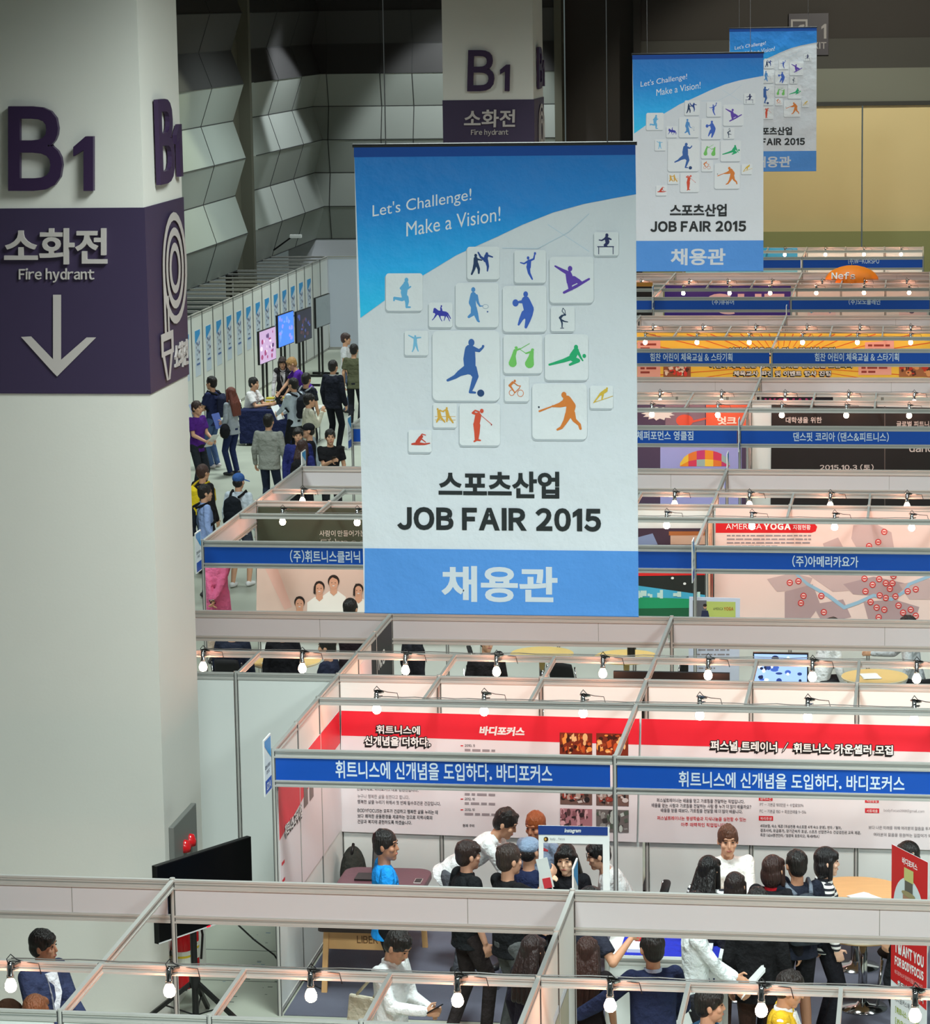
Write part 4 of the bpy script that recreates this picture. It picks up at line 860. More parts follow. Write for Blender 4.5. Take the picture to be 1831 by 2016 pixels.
a.rect(1390, 797, 1474, 838, cmat((232, 96, 64)), 2); a.lines(1400, 803, 60, 2, 6, 3, cmat((240, 150, 120)), 3); a.text('엇크', 1412, 820, 1450, 836, cmat((246, 226, 210)), 4, bold=0.04)
a.rect(1300, 880, 1460, 998, cmat((160, 160, 214)), 2)
dome = lambda k: (1339+98*k/6, 918)
cols_ = ((236, 140, 40), (214, 60, 90), (156, 176, 170), (240, 196, 70), (232, 120, 50), (200, 60, 110))
for k in range(6):
    x0, x1 = dome(k)[0], dome(k+1)[0]; cx = 1388
    top = lambda x: 918-32*math.sqrt(max(0.02, 1-((x-cx)/50.0)**2))
    a.poly([(x0, 918), (x1, 918), (x1, (918+top(x1))/2+2), (x0, (918+top(x0))/2+2)], cmat(cols_[k]), 4); a.poly([(x0, (918+top(x0))/2+2), (x1, (918+top(x1))/2+2), (x1, top(x1)), ((x0+x1)/2, top((x0+x1)/2)), (x0, top(x0))], cmat(cols_[(k+3) % 6]), 4)
a.build('printed_artwork', t)
t, a = sheet('narrow white and dark picture strip on the partition left of the black graphic', [(ROW[2]+2.1, 0.05), (ROW[2]+2.9, 0.05), (ROW[2]+2.9, 1.6), (ROW[2]+2.1, 1.6)], cmat((216, 208, 206)), lambda u, v: Vector((2.85+0.014, u, 2.34-v)), (1, 0, 0))
for k in range(5): a.stroke([(ROW[2]+2.25+0.1*k, 0.15+0.2*k, 0.03), (ROW[2]+2.5, 0.4+0.2*k, 0.05)], cmat(((150, 110, 90), (60, 50, 60), (190, 160, 150))[k % 3]), 2)
a.build('printed_artwork', t)
# --- yellow sunburst
yb_ = ROW[3]+2.955; f = YP(yb_)
t, a = sheet('long yellow sunburst graphic with red rays and outlined lettering', [(1232, 655), (1850, 657), (1850, 770), (1230, 768)], cmat((246, 206, 76)), f, N)
RAY = cmat((226, 96, 40)); cx, cy = 1538, 720
for k in range(46):
    q = -math.pi+k*2*math.pi/46; d_ = Vector((math.cos(q), math.sin(q)*0.55))
    r0 = 70; r1 = min((300/abs(d_.x)) if abs(d_.x) > 1e-3 else 999, ((62 if d_.y < 0 else 46)/abs(d_.y)) if abs(d_.y) > 1e-3 else 999)
    if r1 > r0: a.stroke([(cx+d_.x*r0, cy+d_.y*r0, 0.5), (cx+d_.x*r1, cy+d_.y*r1, 1.0)], RAY, 1)
comic_title(a, '어린이 체육교사 및 스타기획 모집', 1434, 684, 1644, 700, 0, 3); comic_title(a, '어린이 체육 전문 강사와 함께할 선생님을 모십니다', 1397, 716, 1680, 724, 0, 3); comic_title(a, '체육교사 파견 및 이벤트 행사 진행', 1444, 730, 1636, 740, 0, 3)
for x0, y0, x1, y1 in ((1255, 668, 1300, 695), (1255, 715, 1300, 742), (1703, 670, 1760, 695), (1690, 714, 1755, 738)):
    a.poly([(x0, y0+4), (x1, y0), (x1, y1), (x0, y1)], cmat((240, 176, 160)), 2); a.lines(x0+6, y0+8, x1-x0-14, 2, 8, 4, cmat((150, 60, 50)), 3)
photo_tile(a, 1306, 716, 1360, 742, [(150, 90, 60), (220, 60, 50), (230, 190, 160), (90, 50, 40), (240, 220, 200)], 3, 2, 0); photo_tile(a, 1770, 712, 1840, 742, [(170, 110, 70), (90, 50, 40), (230, 160, 100), (200, 60, 40)], 4, 2, 0)
a.build('printed_artwork', t)
f = YP(ROW[3]-0.6)
t, a = sheet('low dark display board with magenta lettering in the aisle behind the black graphic', [(1490, 781), (1640, 781), (1640, 812), (1490, 812)], cmat((40, 30, 38)), f, N, name='display_board', cat='board', thick=0.02); a.text('WOMAN', 1505, 784, 1600, 800, cmat((200, 50, 110)), 2, bold=0.04); a.build('printed_artwork', t)
for s_ in (1500, 1630): m = MB(); p0 = at(s_, 800, Y=ROW[3]-0.57); m.bar((p0.x, ROW[3]-0.57, p0.z+0.1), (p0.x, ROW[3]-0.4, 0), 0.03, 0.02, BLKP); m.build('easel_leg', t)
# --- violet graphic, small pictures, pale blue graphic
yb_ = ROW[4]+2.955; f = YP(yb_)
t, a = sheet('black wall graphic left of the violet one, at the edge of the big banner', [(1200, 562), (1285, 562), (1284, 650), (1199, 650)], cmat((30, 28, 30)), f, N); a.rect(1200, 556, 1285, 564, cmat((206, 140, 60)), 1); a.build('printed_artwork', t)
t, a = sheet('violet wall graphic with huge pale letters under the middle banner', [(1309, 562), (1557, 563), (1556, 650), (1308, 648)], cmat((56, 40, 140)), f, N)
a.text('QUE', 1390, 578, 1545, 619, cmat((222, 200, 210)), 2, bold=0.05); a.build('printed_artwork', t)
for x0, lab in ((1590, 'small smudged white picture print left in the white booth'), (1770, 'small smudged white picture print right in the white booth')):
    t, a = sheet(lab, [(x0, 600), (x0+55, 600), (x0+55, 640), (x0, 640)], cmat((222, 206, 206)), f, N); rg = random.Random(x0)
    for k in range(6): x = x0+rg.uniform(2, 44); y = 604+rg.uniform(0, 12); a.ell(x, y, rg.uniform(2, 6), rg.uniform(1.5, 4), cmat(((150, 150, 186), (90, 80, 110), (110, 70, 80), (90, 170, 214))[k % 4]), 2, 10)
    a.build('printed_artwork', t)
f = YP(ROW[5]+2.955)
t, a = sheet('light blue wall graphic in the farthest booth, right of the middle banner', [(1350, 488), (1570, 488), (1570, 560), (1350, 560)], cmat((60, 160, 206)), f, N); a.rect(1350, 520, 1570, 560, cmat((130, 190, 206)), 1); a.build('printed_artwork', t)
# --- partition posters in the middle row and the front row
fx = lambda u, v: Vector((0.014, u, 2.38-v))
t, a = sheet('dark poster with white lettering on the partition under the big banner', [(4.75, 0.02), (5.95, 0.02), (5.95, 1.5), (4.75, 1.5)], cmat((32, 32, 40)), fx, (1, 0, 0))
a.text('N.O', 5.1, 0.22, 5.5, 0.38, WHITE, 2, bold=0.03); a.text('no', 4.9, 0.72, 5.4, 1.05, WHITE, 2, bold=0.03); a.stroke([(5.5, 0.7, 0.02), (5.8, 1.2, 0.03)], cmat((206, 196, 60)), 2); a.build('printed_artwork', t)
t, a = sheet('white poster with violet lettering on the partition, before the dark poster', [(4.05, 0.1), (4.72, 0.1), (4.72, 1.5), (4.05, 1.5)], cmat((226, 220, 226)), fx, (1, 0, 0))
a.text('ATOK', 4.1, 0.45, 4.68, 0.85, cmat((90, 60, 130)), 2, bold=0.04); a.text('URK', 4.12, 0.95, 4.6, 1.3, cmat((90, 60, 130)), 2, bold=0.04); a.build('printed_artwork', t)
fx = lambda u, v: Vector((3.09+0.014, u, 1.9-v))
for u0, lab in ((-6.8, 'blue and white leaflet poster low on the front partition'), (-5.3, 'second blue and white leaflet poster on the front partition, nearer its post')):
    t, a = sheet(lab, [(u0, 0.0), (u0+0.9, 0.0), (u0+0.9, 1.3), (u0, 1.3)], cmat((206, 214, 222)), fx, (1, 0, 0))
    a.rect(u0+0.05, 0.05, u0+0.85, 0.4, cmat((170, 170, 150)), 2); a.lines(u0+0.08, 0.45, 0.7, 6, 0.05, 0.02, TXL, 2); a.rect(u0+0.05, 0.8, u0+0.6, 1.22, cmat((60, 110, 170)), 2); a.lines(u0+0.1, 0.86, 0.4, 5, 0.07, 0.025, WHITE, 3); a.build('printed_artwork', t)

# ================================================================== LONG POSTER WALL, FAR LEFT
XW = -9.72
t = thing('partition_wall', 'long white partition of narrow panels with a row of blue posters', 'partition', (XW, 33, 0))
EDG = mat('dark_upright', (96, 100, 98), 0.5)
n_ = 20
for k in range(n_):
    ya, yb_ = 32.0+k, 33.0+k
    m = MB(); m.box((XW-0.012, ya+0.025, 0.06), (XW+0.012, yb_-0.025, H-0.06), PANEL); m.build('wall_panel', t)
    m = MB(); m.box((XW-0.022, ya-0.022, 0), (XW+0.022, ya+0.022, H), EDG); m.build('post', t)
rail('top_rail', (XW, 32, H), (XW, 32+n_, H), t); rail('foot_rail', (XW, 32, 0.06), (XW, 32+n_, 0.06), t, 0.05)
t = thing('partition_wall', 'plain pale return partition closing the end of the poster wall', 'partition', (XW, 52.02, 0))
for k in range(4):
    m = MB(); m.box((XW+0.03+k, 52.01, 0.06), (XW+0.97+k, 52.03, H-0.04), mat('pale_blue_panel', (196, 204, 216), 0.5)); m.build('wall_panel', t)
    m = MB(); m.box((XW+1+k-0.02, 52.0, 0), (XW+1+k+0.02, 52.04, H), ALU); m.build('post', t)
rail('top_rail', (XW+0.02, 52.02, H), (XW+4, 52.02, H), t); rail('foot_rail', (XW+0.02, 52.02, 0.06), (XW+4, 52.02, 0.06), t, 0.05)
PW, PH = 0.46, 0.98
fp = lambda u, v: Vector((XW+0.014, u, 2.06-v))
def wall_poster(u0, label):
    t = thing('wall_poster', label, 'poster', (XW+0.014, u0, 1.08), 'posters on the long wall')
    m = MB(); m.box((XW+0.012, u0, 2.06-PH), (XW+0.016, u0+PW, 2.06), cmat((196, 210, 226))); m.build('sheet', t)
    a = Art(lambda u, v: Vector((XW+0.0175, u0+u*PW, 2.06-v*PH)), (1, 0, 0))
    a.poly([(0, 0), (1, 0), (1, 0.10), (0, 0.28)], cmat((50, 150, 214)), 1); rg = random.Random(4)
    for k in range(14): x, y = rg.uniform(0.1, 0.85), rg.uniform(0.22, 0.52); a.rect(x, y, x+0.1, y+0.05, cmat(((70, 90, 150), (110, 130, 160), (130, 120, 130))[k % 3]), 2)
    a.rect(0.3, 0.62, 0.7, 0.65, cmat((110, 120, 140)), 2); a.rect(0.2, 0.72, 0.85, 0.76, cmat((80, 110, 170)), 2); a.build('printed_artwork', t)
    return t
P0 = wall_poster(32.3, 'blue and white poster on the long wall, nearest the column')
for k in range(1, 18):
    dup(P0, (XW+0.014, 32.3+k, 1.08), 'blue and white poster on the long wall, %s from the far end' % (ORD[18-k] if 18-k < 16 else ('sixteenth', 'seventeenth')[18-k-16]))
# open beam grid behind the wall
t = thing('beam_grid', 'open grid of aluminium beams over the booths behind the poster wall', 'beams', (XW-0.1, 32, H))
for k in range(21): rail('beam', (XW-0.05, 32+k, H), (XW-4.2, 32+k, H), t, 0.045, 0.05)
for x in (-1.6, -3.1): rail('long_beam', (XW+x, 32, H+0.02), (XW+x, 52, H+0.02), t, 0.07, 0.05)
for y in (33, 38, 43, 48):
    for x in (-1.6, -3.1): post(XW+x, y, t)

# ================================================================== SCREENS
def emis(name, rgb, s): return mat(name, rgb, 0.3, emit=s)
def tv_on_stand(label, c, yaw_, wdt, hgt, draw, base=True, group=None, legs='H'):
    """c: centre of the screen; yaw_: direction the screen faces"""
    c = Vector(c); n = Vector((math.sin(yaw_), math.cos(yaw_), 0)); u = Vector((n.y, -n.x, 0))*-1
    t = thing('display_screen', label, 'screen', (c.x, c.y, 0), group)
    def bx(cu, cn, cz, su, sn, sz, mt, nm):
        m = MB(); p = c+u*cu+n*cn; q = Vector((p.x, p.y, cz)); m.bar(q-u*su/2, q+u*su/2, sn, sz, mt); return m.build(nm, t)
    bx(0, 0, c.z, wdt, 0.05, hgt, BLKP, 'housing')
    a = Art(lambda x, y: c+n*0.026+u*(x-0.5)*(wdt-0.03)+Vector((0, 0, (0.5-y)*(hgt-0.03))), n); draw(a); a.build('screen', t)
    if base:
        for s in (-1, 1): bx(s*wdt*0.12, -0.06, c.z/2, 0.05, 0.04, c.z, BLKP, 'stand_post')
        bx(0, -0.06, c.z, wdt*0.4, 0.05, hgt*0.6, BLKP, 'mount')
        m = MB()
        for s in (-1, 1): p = Vector((c.x, c.y, 0.03))+u*s*wdt*0.22; m.bar(p-n*0.35, p+n*0.3, 0.06, 0.05, BLKP)
        m.bar(Vector((c.x, c.y, 0.03))-u*wdt*0.22-n*0.06, Vector((c.x, c.y, 0.03))+u*wdt*0.22-n*0.06, 0.06, 0.05, BLKP); m.build('base', t)
    return t
def scr(cols, seed, strength=0.9):
    def d(a):
        rg = random.Random(seed); a.rect(0, 0, 1, 1, emis('screen_%d_%d_%d' % cols[0], cols[0], strength), 0.5)
        for k in range(22):
            x, y = rg.uniform(0.02, 0.8), rg.uniform(0.02, 0.8); c = cols[1+k % (len(cols)-1)]
            a.ell(x+0.08, y+0.08, rg.uniform(0.02, 0.09), rg.uniform(0.03, 0.09), emis('screen_%d_%d_%d' % c, c, strength), 1+k*0.1, 10)
    return d
yw = rad(95)
XT = -8.75
for px_, py_, cols, lab in ((525, 680, ((190, 160, 200), (150, 60, 110), (90, 60, 110), (230, 214, 230)), 'screen on a black stand showing purple and white pictures, nearest along the poster wall'),
                            (561, 648, ((70, 130, 250), (110, 150, 255), (140, 140, 240)), 'bright blue screen on a stand, second along the poster wall'),
                            (597, 640, ((34, 36, 50), (60, 70, 130), (70, 50, 60)), 'dark picture screen on a stand, third along the poster wall'),
                            (634, 612, ((86, 96, 98), (84, 94, 96)), 'plain grey screen on a tall black stand, at the end of the poster wall')):  # grey face has a glow put into its material
    p = at(px_, py_, X=XT); tv_on_stand(lab, p, yw, 1.22, 0.74, scr(cols, px_, 0.85))
# black screen beside the near column, on a tripod
TL = at(303, 1705, Y=-0.9); TR = at(490, 1646, Z=TL.z); d_ = (TR-TL); wdt = Vector((d_.x, d_.y, 0)).length
u_ = Vector((d_.x, d_.y, 0)).normalized(); n_v = Vector((u_.y, -u_.x, 0)); hgt = TL.z-at_plane(312, 1857, TL, n_v).z
c = (TL+TR)/2-Vector((0, 0, hgt/2))
t = thing('display_screen', 'large black switched-off screen on a tripod beside the near column', 'screen', (c.x, c.y, 0))
m = MB(); m.bar(c-u_*wdt/2, c+u_*wdt/2, 0.05, hgt, BLKP); m.build('housing', t)
a = Art(lambda x, y: c+n_v*0.026+u_*(x-0.5)*wdt+Vector((0, 0, (0.5-y)*hgt)), n_v)
a.rect(0.012, 0.012, 0.988, 0.975, mat('black_glass', (5, 5, 6), 0.3, spec=0.2), 0.5); a.rect(0, 0.982, 1, 1, cmat((196, 196, 196)), 1); a.rect(0.5, 0.978, 0.54, 0.996, emis('red_led', (255, 30, 50), 1.5), 2); a.build('screen', t)
b_ = Vector((at(396, 1925, Y=c.y).x, c.y, 0))-n_v*0.08
m = MB(); m.tube([b_+Vector((0, 0, 0.02)), b_+Vector((0, 0, c.z))], 0.03, BLKP, 12); m.build('stand_post', t)
m = MB(); m.tube([b_+Vector((0, 0, 0.36)), b_+Vector((0, 0, 0.48))], 0.05, BLKP, 12); m.build('hub', t)
for q in (-160, -20, 90):
    e_ = b_+Vector((math.cos(rad(q))*0.55, math.sin(rad(q))*0.45, 0.0)); m = MB(); m.bar(b_+Vector((0, 0, 0.42)), e_+Vector((0, 0, 0.02)), 0.035, 0.035, BLKP); m.bar((b_+e_)/2+Vector((0, 0, 0.21)), b_+Vector((0, 0, 0.10)), 0.012, 0.012, BLKP); m.build('leg', t)
m = MB(); m.tube([at(470, 1822, Z=0.9), at(500, 1850, Z=0.5), at(540, 1880, Z=0.2), at(560, 1910, Z=0.012), at(640, 1950, Z=0.012)], 0.008, BLKP, 8); tag(m.build('power_cable', None, smooth=True), 'black cable hanging from the tripod screen down to the carpet', 'cable')
# screens in the middle rows
p = at(1537, 1318, Y=9.3)
tv_on_stand('bright screen showing an office picture, in the aisle before the map graphic', p, rad(180), 0.64, 0.40, scr(((150, 180, 240), (40, 60, 120), (230, 240, 255), (60, 90, 170), (30, 40, 70)), 12, 1.0))
p = at(1322, 1321, Y=4.3)
tv_on_stand('large black screen seen from behind over the booth wall, under the big banner', p-Vector((0, 0, 0.36)), rad(0), 1.16, 0.70, lambda a: a.rect(0.02, 0.02, 0.98, 0.98, BLACK, 0.5))
# ================================================================== PEOPLE
PENDING = []; SEATED = []
class Fig:
    """closed rounded pieces that are fused into one continuous skin by a voxel remesh"""
    def __init__(s): s.mb = MB()
    def cap(s, p, q, r1, r2, mt, flat=False, n=12):
        p, q = Vector(p), Vector(q); d = q-p; L = d.length
        if L < 1e-5: return s
        d /= L; a = d.orthogonal().normalized(); b = d.cross(a); prof = []
        if flat: prof = [(r1, 0.0), (r2, L)]
        else:
            for k in range(4): t = math.pi/2*k/4; prof.append((max(1e-4, r1*math.sin(t)), -r1*math.cos(t)))
            prof += [(r1, 0.0), (r2, L)]
            for k in range(1, 5): t = math.pi/2*k/4; prof.append((max(1e-4, r2*math.cos(t)), L+r2*math.sin(t)))
        vs = []; fs = []
        for r_, h_ in prof:
            for k in range(n): t = 2*math.pi*k/n; vs.append(p+d*h_+(a*math.cos(t)+b*math.sin(t))*r_)
        for i in range(len(prof)-1):
            for k in range(n): fs.append((i*n+k, i*n+(k+1) % n, (i+1)*n+(k+1) % n, (i+1)*n+k))
        fs.append(tuple(reversed(range(n)))); fs.append(tuple((len(prof)-1)*n+k for k in range(n)))
        s.mb.add(vs, fs, mt); return s
    def ell(s, c, r, mt, rot=None): s.mb.ell(c, r, mt, 18, rot); return s
    def loft(s, c, RT, rings, mt, n=20):
        vs = []; fs = []
        for z, rx, ry, oy in rings:
            for k in range(n):
                t = 2*math.pi*k/n; cx, sy = math.cos(t), math.sin(t); e_ = 0.82
                vs.append(c+RT @ Vector((rx*math.copysign(abs(cx)**e_, cx), oy+ry*math.copysign(abs(sy)**e_, sy), z)))
        for i in range(len(rings)-1):
            for k in range(n): fs.append((i*n+k, i*n+(k+1) % n, (i+1)*n+(k+1) % n, (i+1)*n+k))
        fs.append(tuple(reversed(range(n)))); fs.append(tuple((len(rings)-1)*n+k for k in range(n)))
        s.mb.add(vs, fs, mt); return s
    def done(s, name, parent, voxel, smooth=3):
        me = bpy.data.meshes.new(name); me.from_pydata(s.mb.v, [], s.mb.f); me.validate()
        me.materials.append(s.mb.mats[0])
        o = bpy.data.objects.new(name, me); COL.objects.link(o); o.parent = parent
        m = o.modifiers.new('fuse', 'REMESH'); m.mode = 'VOXEL'; m.voxel_size = voxel; m.use_smooth_shade = True
        m = o.modifiers.new('soften', 'SMOOTH'); m.factor = 0.5; m.iterations = smooth
        PENDING.append(o); return o
def settle():
    dg = bpy.context.evaluated_depsgraph_get(); dg.update()
    for o in PENDING:
        me = bpy.data.meshes.new_from_object(o.evaluated_get(dg)); mt = o.data.materials[0] if len(o.data.materials) else None
        o.modifiers.clear(); old = o.data; o.data = me
        if mt and not len(me.materials): me.materials.append(mt)
        me.polygons.foreach_set('use_smooth', [True]*len(me.polygons)); bpy.data.meshes.remove(old)
    PENDING.clear()
def ik(p, q, l1, l2, pole):
    p, q, pole = Vector(p), Vector(q), Vector(pole); d = q-p; L = min(max(d.length, abs(l1-l2)+1e-3), (l1+l2)*0.998); d.normalize(); q2 = p+d*L
    a = (l1*l1-l2*l2+L*L)/(2*L); h = math.sqrt(max(l1*l1-a*a, 0)); pv = (pole-d*pole.dot(d)); pv.normalize()
    return p+d*a+pv*h, q2
SKIN = {}
def skin(c): return mat('skin_%d_%d_%d' % c, c, 0.55, var=0.04, vscale=14, spec=0.35)
def hairm(c): return mat('hair_%d_%d_%d' % c, c, 0.42, bump=0.9, bscale=26, stretch=(3, 3, 0.35), spec=0.5)
def clothm(c): return c if not isinstance(c, tuple) else cmat(c, 'c')
def shoem(c): return mat('shoe_%d_%d_%d' % c, c, 0.5)
BLK, DRK, NAVY = (30, 31, 34), (42, 42, 46), (36, 42, 66)
class P_: pass
def person(label, head=None, pos=None, hdg=0, h=1.72, fem=False, lean=0, side=0, sit=None, lh=None, rh=None, hy=0, hp=0, hair='short', hairc=(26, 22, 20), tone=(214, 164, 132),
           top='tee', topc=BLK, bottom='long', botc=DRK, shoes=(40, 40, 42), detail=True, face=True, step=0.0, coat=0.0, shirt=None, capc=(60, 60, 64), brim=None, collar=None, curl=0.6, group=None, wide=1.0):
    k = h/1.74; t = thing('person', label, 'person', (0, 0, 0), group); t.rotation_euler = (0, 0, -rad(hdg)); t.scale = (k, k, k)
    sk, hm, tm, bm_ = skin(tone), hairm(hairc), clothm(topc), clothm(botc)
    wsc = (0.90 if fem else 1.0)*wide; vb, vc = (0.0065, 0.011) if detail else (0.010, 0.014)
    th, sd = rad(lean), rad(side)
    u = Vector((math.sin(sd), math.sin(th)*math.cos(sd), math.cos(th)*math.cos(sd))); X = Vector((1, 0, 0)); X = (X-u*X.dot(u)).normalized(); F = u.cross(X)
    RT = Matrix((X, F, u)).transposed()
    Hc = Vector((0, -0.10*math.sin(th), 0.95)) if sit is None else Vector((0, -0.05, sit+0.10))
    nb = Hc+u*0.52; shw = 0.172*wsc
    S = {s: nb-u*0.035+X*s*shw for s in (-1, 1)}
    hu = (u*0.6+Vector((0, 0, 0.4))).normalized(); pc = rad(hp)
    nk = nb+hu*0.056; RH = Matrix.Rotation(-rad(hy), 3, 'Z') @ Matrix.Rotation(-pc, 3, 'X')
    hc = nk+RH @ Vector((0, 0.020, 0.120))
    HS = 1.09
    RH = RH*HS
    def hl(x, y, z): return hc+RH @ Vector((x, y, z))
    # limbs
    W, E = {}, {}
    for s, tgt in ((-1, lh), (1, rh)):
        tgt = Vector(tgt) if tgt else S[s]+Vector((s*0.07, 0.06+0.10*math.sin(th), -0.52))
        E[s], W[s] = ik(S[s], tgt, 0.285, 0.255, (s*0.40, -0.75, -0.65))
    K, A, HJ = {}, {}, {}
    for s in (-1, 1):
        HJ[s] = Hc+Vector((s*0.09, 0, -0.03))
        if sit is None: K[s], A[s] = ik(HJ[s], (s*0.10, s*step, 0.085), 0.44, 0.43, (s*0.12, 1, 0))
        else: A[s] = Vector((s*0.11, 0.40, 0.085)); K[s] = Vector((s*0.11, 0.41, sit+0.06))
    # --- body: one skin
    f = Fig(); e = f.ell
    e(hl(0, -0.008, 0.022), (0.076, 0.094, 0.096), sk, RH); e(hl(0, 0.020, -0.045), (0.060, 0.068, 0.082), sk, RH); e(hl(0, 0.058, -0.102), (0.028, 0.026, 0.024), sk, RH)
    e(hl(0, 0.045, -0.06), (0.05, 0.045, 0.05), sk, RH); f.cap(hl(0, 0.084, 0.004), hl(0, 0.097, -0.030), 0.009, 0.0125, sk); f.cap(hl(-0.03, 0.074, 0.030), hl(0.03, 0.074, 0.030), 0.014, 0.014, sk)
    for s in (-1, 1): e(hl(s*0.078, -0.005, -0.012), (0.010, 0.019, 0.031), sk, RH); e(hl(s*0.040, 0.060, -0.028), (0.024, 0.022, 0.022), sk, RH)
    f.cap(nb-u*0.03, nk+RH @ Vector((0, 0, 0.05)), 0.058 if not fem else 0.048, 0.052 if not fem else 0.045, sk)
    hf = 0.98 if fem else 0.94
    TR_ = lambda i_: [(-0.06, 0.150*hf+i_, 0.100+i_, -0.004), (0.05, 0.152*hf+i_, 0.104+i_, 0.0), (0.17, 0.134*wsc+i_, 0.092+i_, 0.006), (0.30, 0.150*wsc+i_, 0.102+i_, 0.010), (0.40, 0.158*wsc+i_, 0.100+i_, 0.004), (0.46, 0.146*wsc+i_, 0.084+i_, -0.004), (0.50, 0.098*wsc+i_, 0.062+i_, -0.006), (0.525, 0.055+i_*0.5, 0.048+i_*0.5, -0.004)]
    f.loft(Hc, RT, TR_(-0.004), sk)
    f.cap(S[-1]-u*0.012, S[1]-u*0.012, 0.044, 0.044, sk)
    for s in (-1, 1):
        f.cap(S[s], E[s], 0.046*wsc, 0.037*wsc, sk); f.cap(E[s], W[s], 0.039*wsc, 0.026*wsc, sk); f.cap(HJ[s], K[s], 0.078, 0.052, sk)
        f.cap(K[s]+(A[s]-K[s])*0.05, A[s]+(K[s]-A[s])*0.5, 0.050, 0.050, sk); f.cap(A[s]+(K[s]-A[s])*0.5, A[s], 0.050, 0.034, sk); f.cap(A[s]+Vector((0, -0.02, -0.045)), A[s]+Vector((s*0.012, 0.13, -0.055)), 0.034, 0.028, sk)
        # hand: palm, four bent fingers, thumb from the side of the palm
        d = (W[s]-E[s]).normalized(); pn = Vector((-s, 0, 0)) if abs(d.x) < 0.8 else Vector((0, 0, -1)); pn = (pn-d*pn.dot(d)).normalized(); lat = d.cross(pn)*(1 if s > 0 else -1)
        if lat.y < 0 and abs(lat.y) > 0.3: lat = -lat
        M = Matrix((lat, pn, d)).transposed(); pc_ = W[s]+d*0.055
        e(pc_, (0.040, 0.017, 0.052), sk, M)
        for i, (o_, L_) in enumerate(((0.030, 0.072), (0.010, 0.080), (-0.010, 0.075), (-0.029, 0.060))):
            b0 = W[s]+d*0.092+lat*o_; c1 = curl*0.7; d1 = (d*math.cos(c1)+pn*math.sin(c1)); c2 = curl*1.7; d2 = d*math.cos(c2)+pn*math.sin(c2)
            m1 = b0+d1*L_*0.52; f.cap(b0-d1*0.01, m1, 0.0098, 0.009, sk, n=8); f.cap(m1, m1+d2*L_*0.48, 0.009, 0.0078, sk, n=8)
        b0 = W[s]+d*0.035+lat*0.036; m1 = b0+(d*0.6+lat*0.7+pn*0.25).normalized()*0.042; f.cap(b0-lat*0.012, m1, 0.012, 0.0105, sk, n=8); f.cap(m1, m1+(d*0.85+lat*0.15+pn*0.45).normalized()*0.032, 0.0105, 0.0085, sk, n=8)
    f.done('body', t, vb, 3 if detail else 2)
    # --- upper garment
    inf = 0.016 if top in ('tee', 'shirt') else 0.026
    f = Fig(); e = f.ell
    rr_ = TR_(inf*0.85)
    if top not in ('tee', 'short', 'shirt', 'vest') or wide > 1: rr_ = [(z_, max(x_, 0.148*wsc+inf) if z_ < 0.41 else x_, y_+0.008, o_) for z_, x_, y_, o_ in rr_]
    f.loft(Hc, RT, [(-0.12, rr_[0][1]+0.012, rr_[0][2]+0.010, -0.004)]+rr_, tm)
    if coat: f.cap(Hc+u*0.1, Hc-u*coat, 0.15+inf, 0.18+inf, tm, True, 20)
    for s in (-1, 1):
        f.cap(nb-u*0.040+X*s*0.05, S[s]-u*0.016, 0.044+inf*0.6, 0.044+inf*0.8, tm)
        if top == 'tee' or top == 'short': mid_ = S[s]+(E[s]-S[s])*0.72; f.cap(S[s], mid_, 0.050+inf*0.8, 0.054+inf, tm, True); f.ell(S[s], (0.048+inf*0.8,)*3, tm)
        elif top != 'vest': f.cap(S[s], E[s], 0.047+inf*0.8, 0.040+inf*0.9, tm); f.cap(E[s], W[s], 0.040+inf*0.9, 0.030+inf*0.8, tm, False)
        else: f.ell(S[s]-X*s*0.02, (0.05+inf,)*3, tm)
    f.done('jacket' if top in ('jacket', 'suit', 'coat') else 'vest' if top == 'vest' else 'shirt', t, vc, 4)
    if top == 'vest' and shirt:
        f = Fig(); sm_ = clothm(shirt)
        for s in (-1, 1): f.cap(S[s], E[s], 0.060, 0.050, sm_); f.cap(E[s], W[s], 0.050, 0.040, sm_)
        f.cap(S[-1], S[1], 0.045, 0.045, sm_); f.done('shirt_sleeves', t, vc, 4)
    if shirt and top in ('jacket', 'suit', 'coat', 'vest'):
        m = MB(); sm_ = clothm(shirt); pts = []
        for x_, z_ in ((-0.055, 0.497), (0.055, 0.497), (0.05, 0.34), (0.0, 0.10), (-0.05, 0.34)):
            for (za, xa, ya, oa), (zb, xb, yb2, ob) in zip(rr_, rr_[1:]):
                if za <= z_ <= zb: q_ = (z_-za)/(zb-za); rx_, ry_ = xa+(xb-xa)*q_, ya+(yb2-ya)*q_+oa
            pts.append(Hc+u*z_+X*x_+F*(ry_*max(0.2, 1-abs(x_/rx_)**2.4)**0.41+0.022))
        m.add(pts+[p-F*0.02 for p in pts], [tuple(range(5)), tuple(reversed(range(5, 10)))]+[(i, 5+i, 5+(i+1) % 5, (i+1) % 5) for i in range(5)], sm_); o = m.build('shirt_front', None); o.parent = t
    cl = collar or (shirt if top in ('jacket', 'suit', 'vest') else topc if top in ('shirt', 'short') else None)
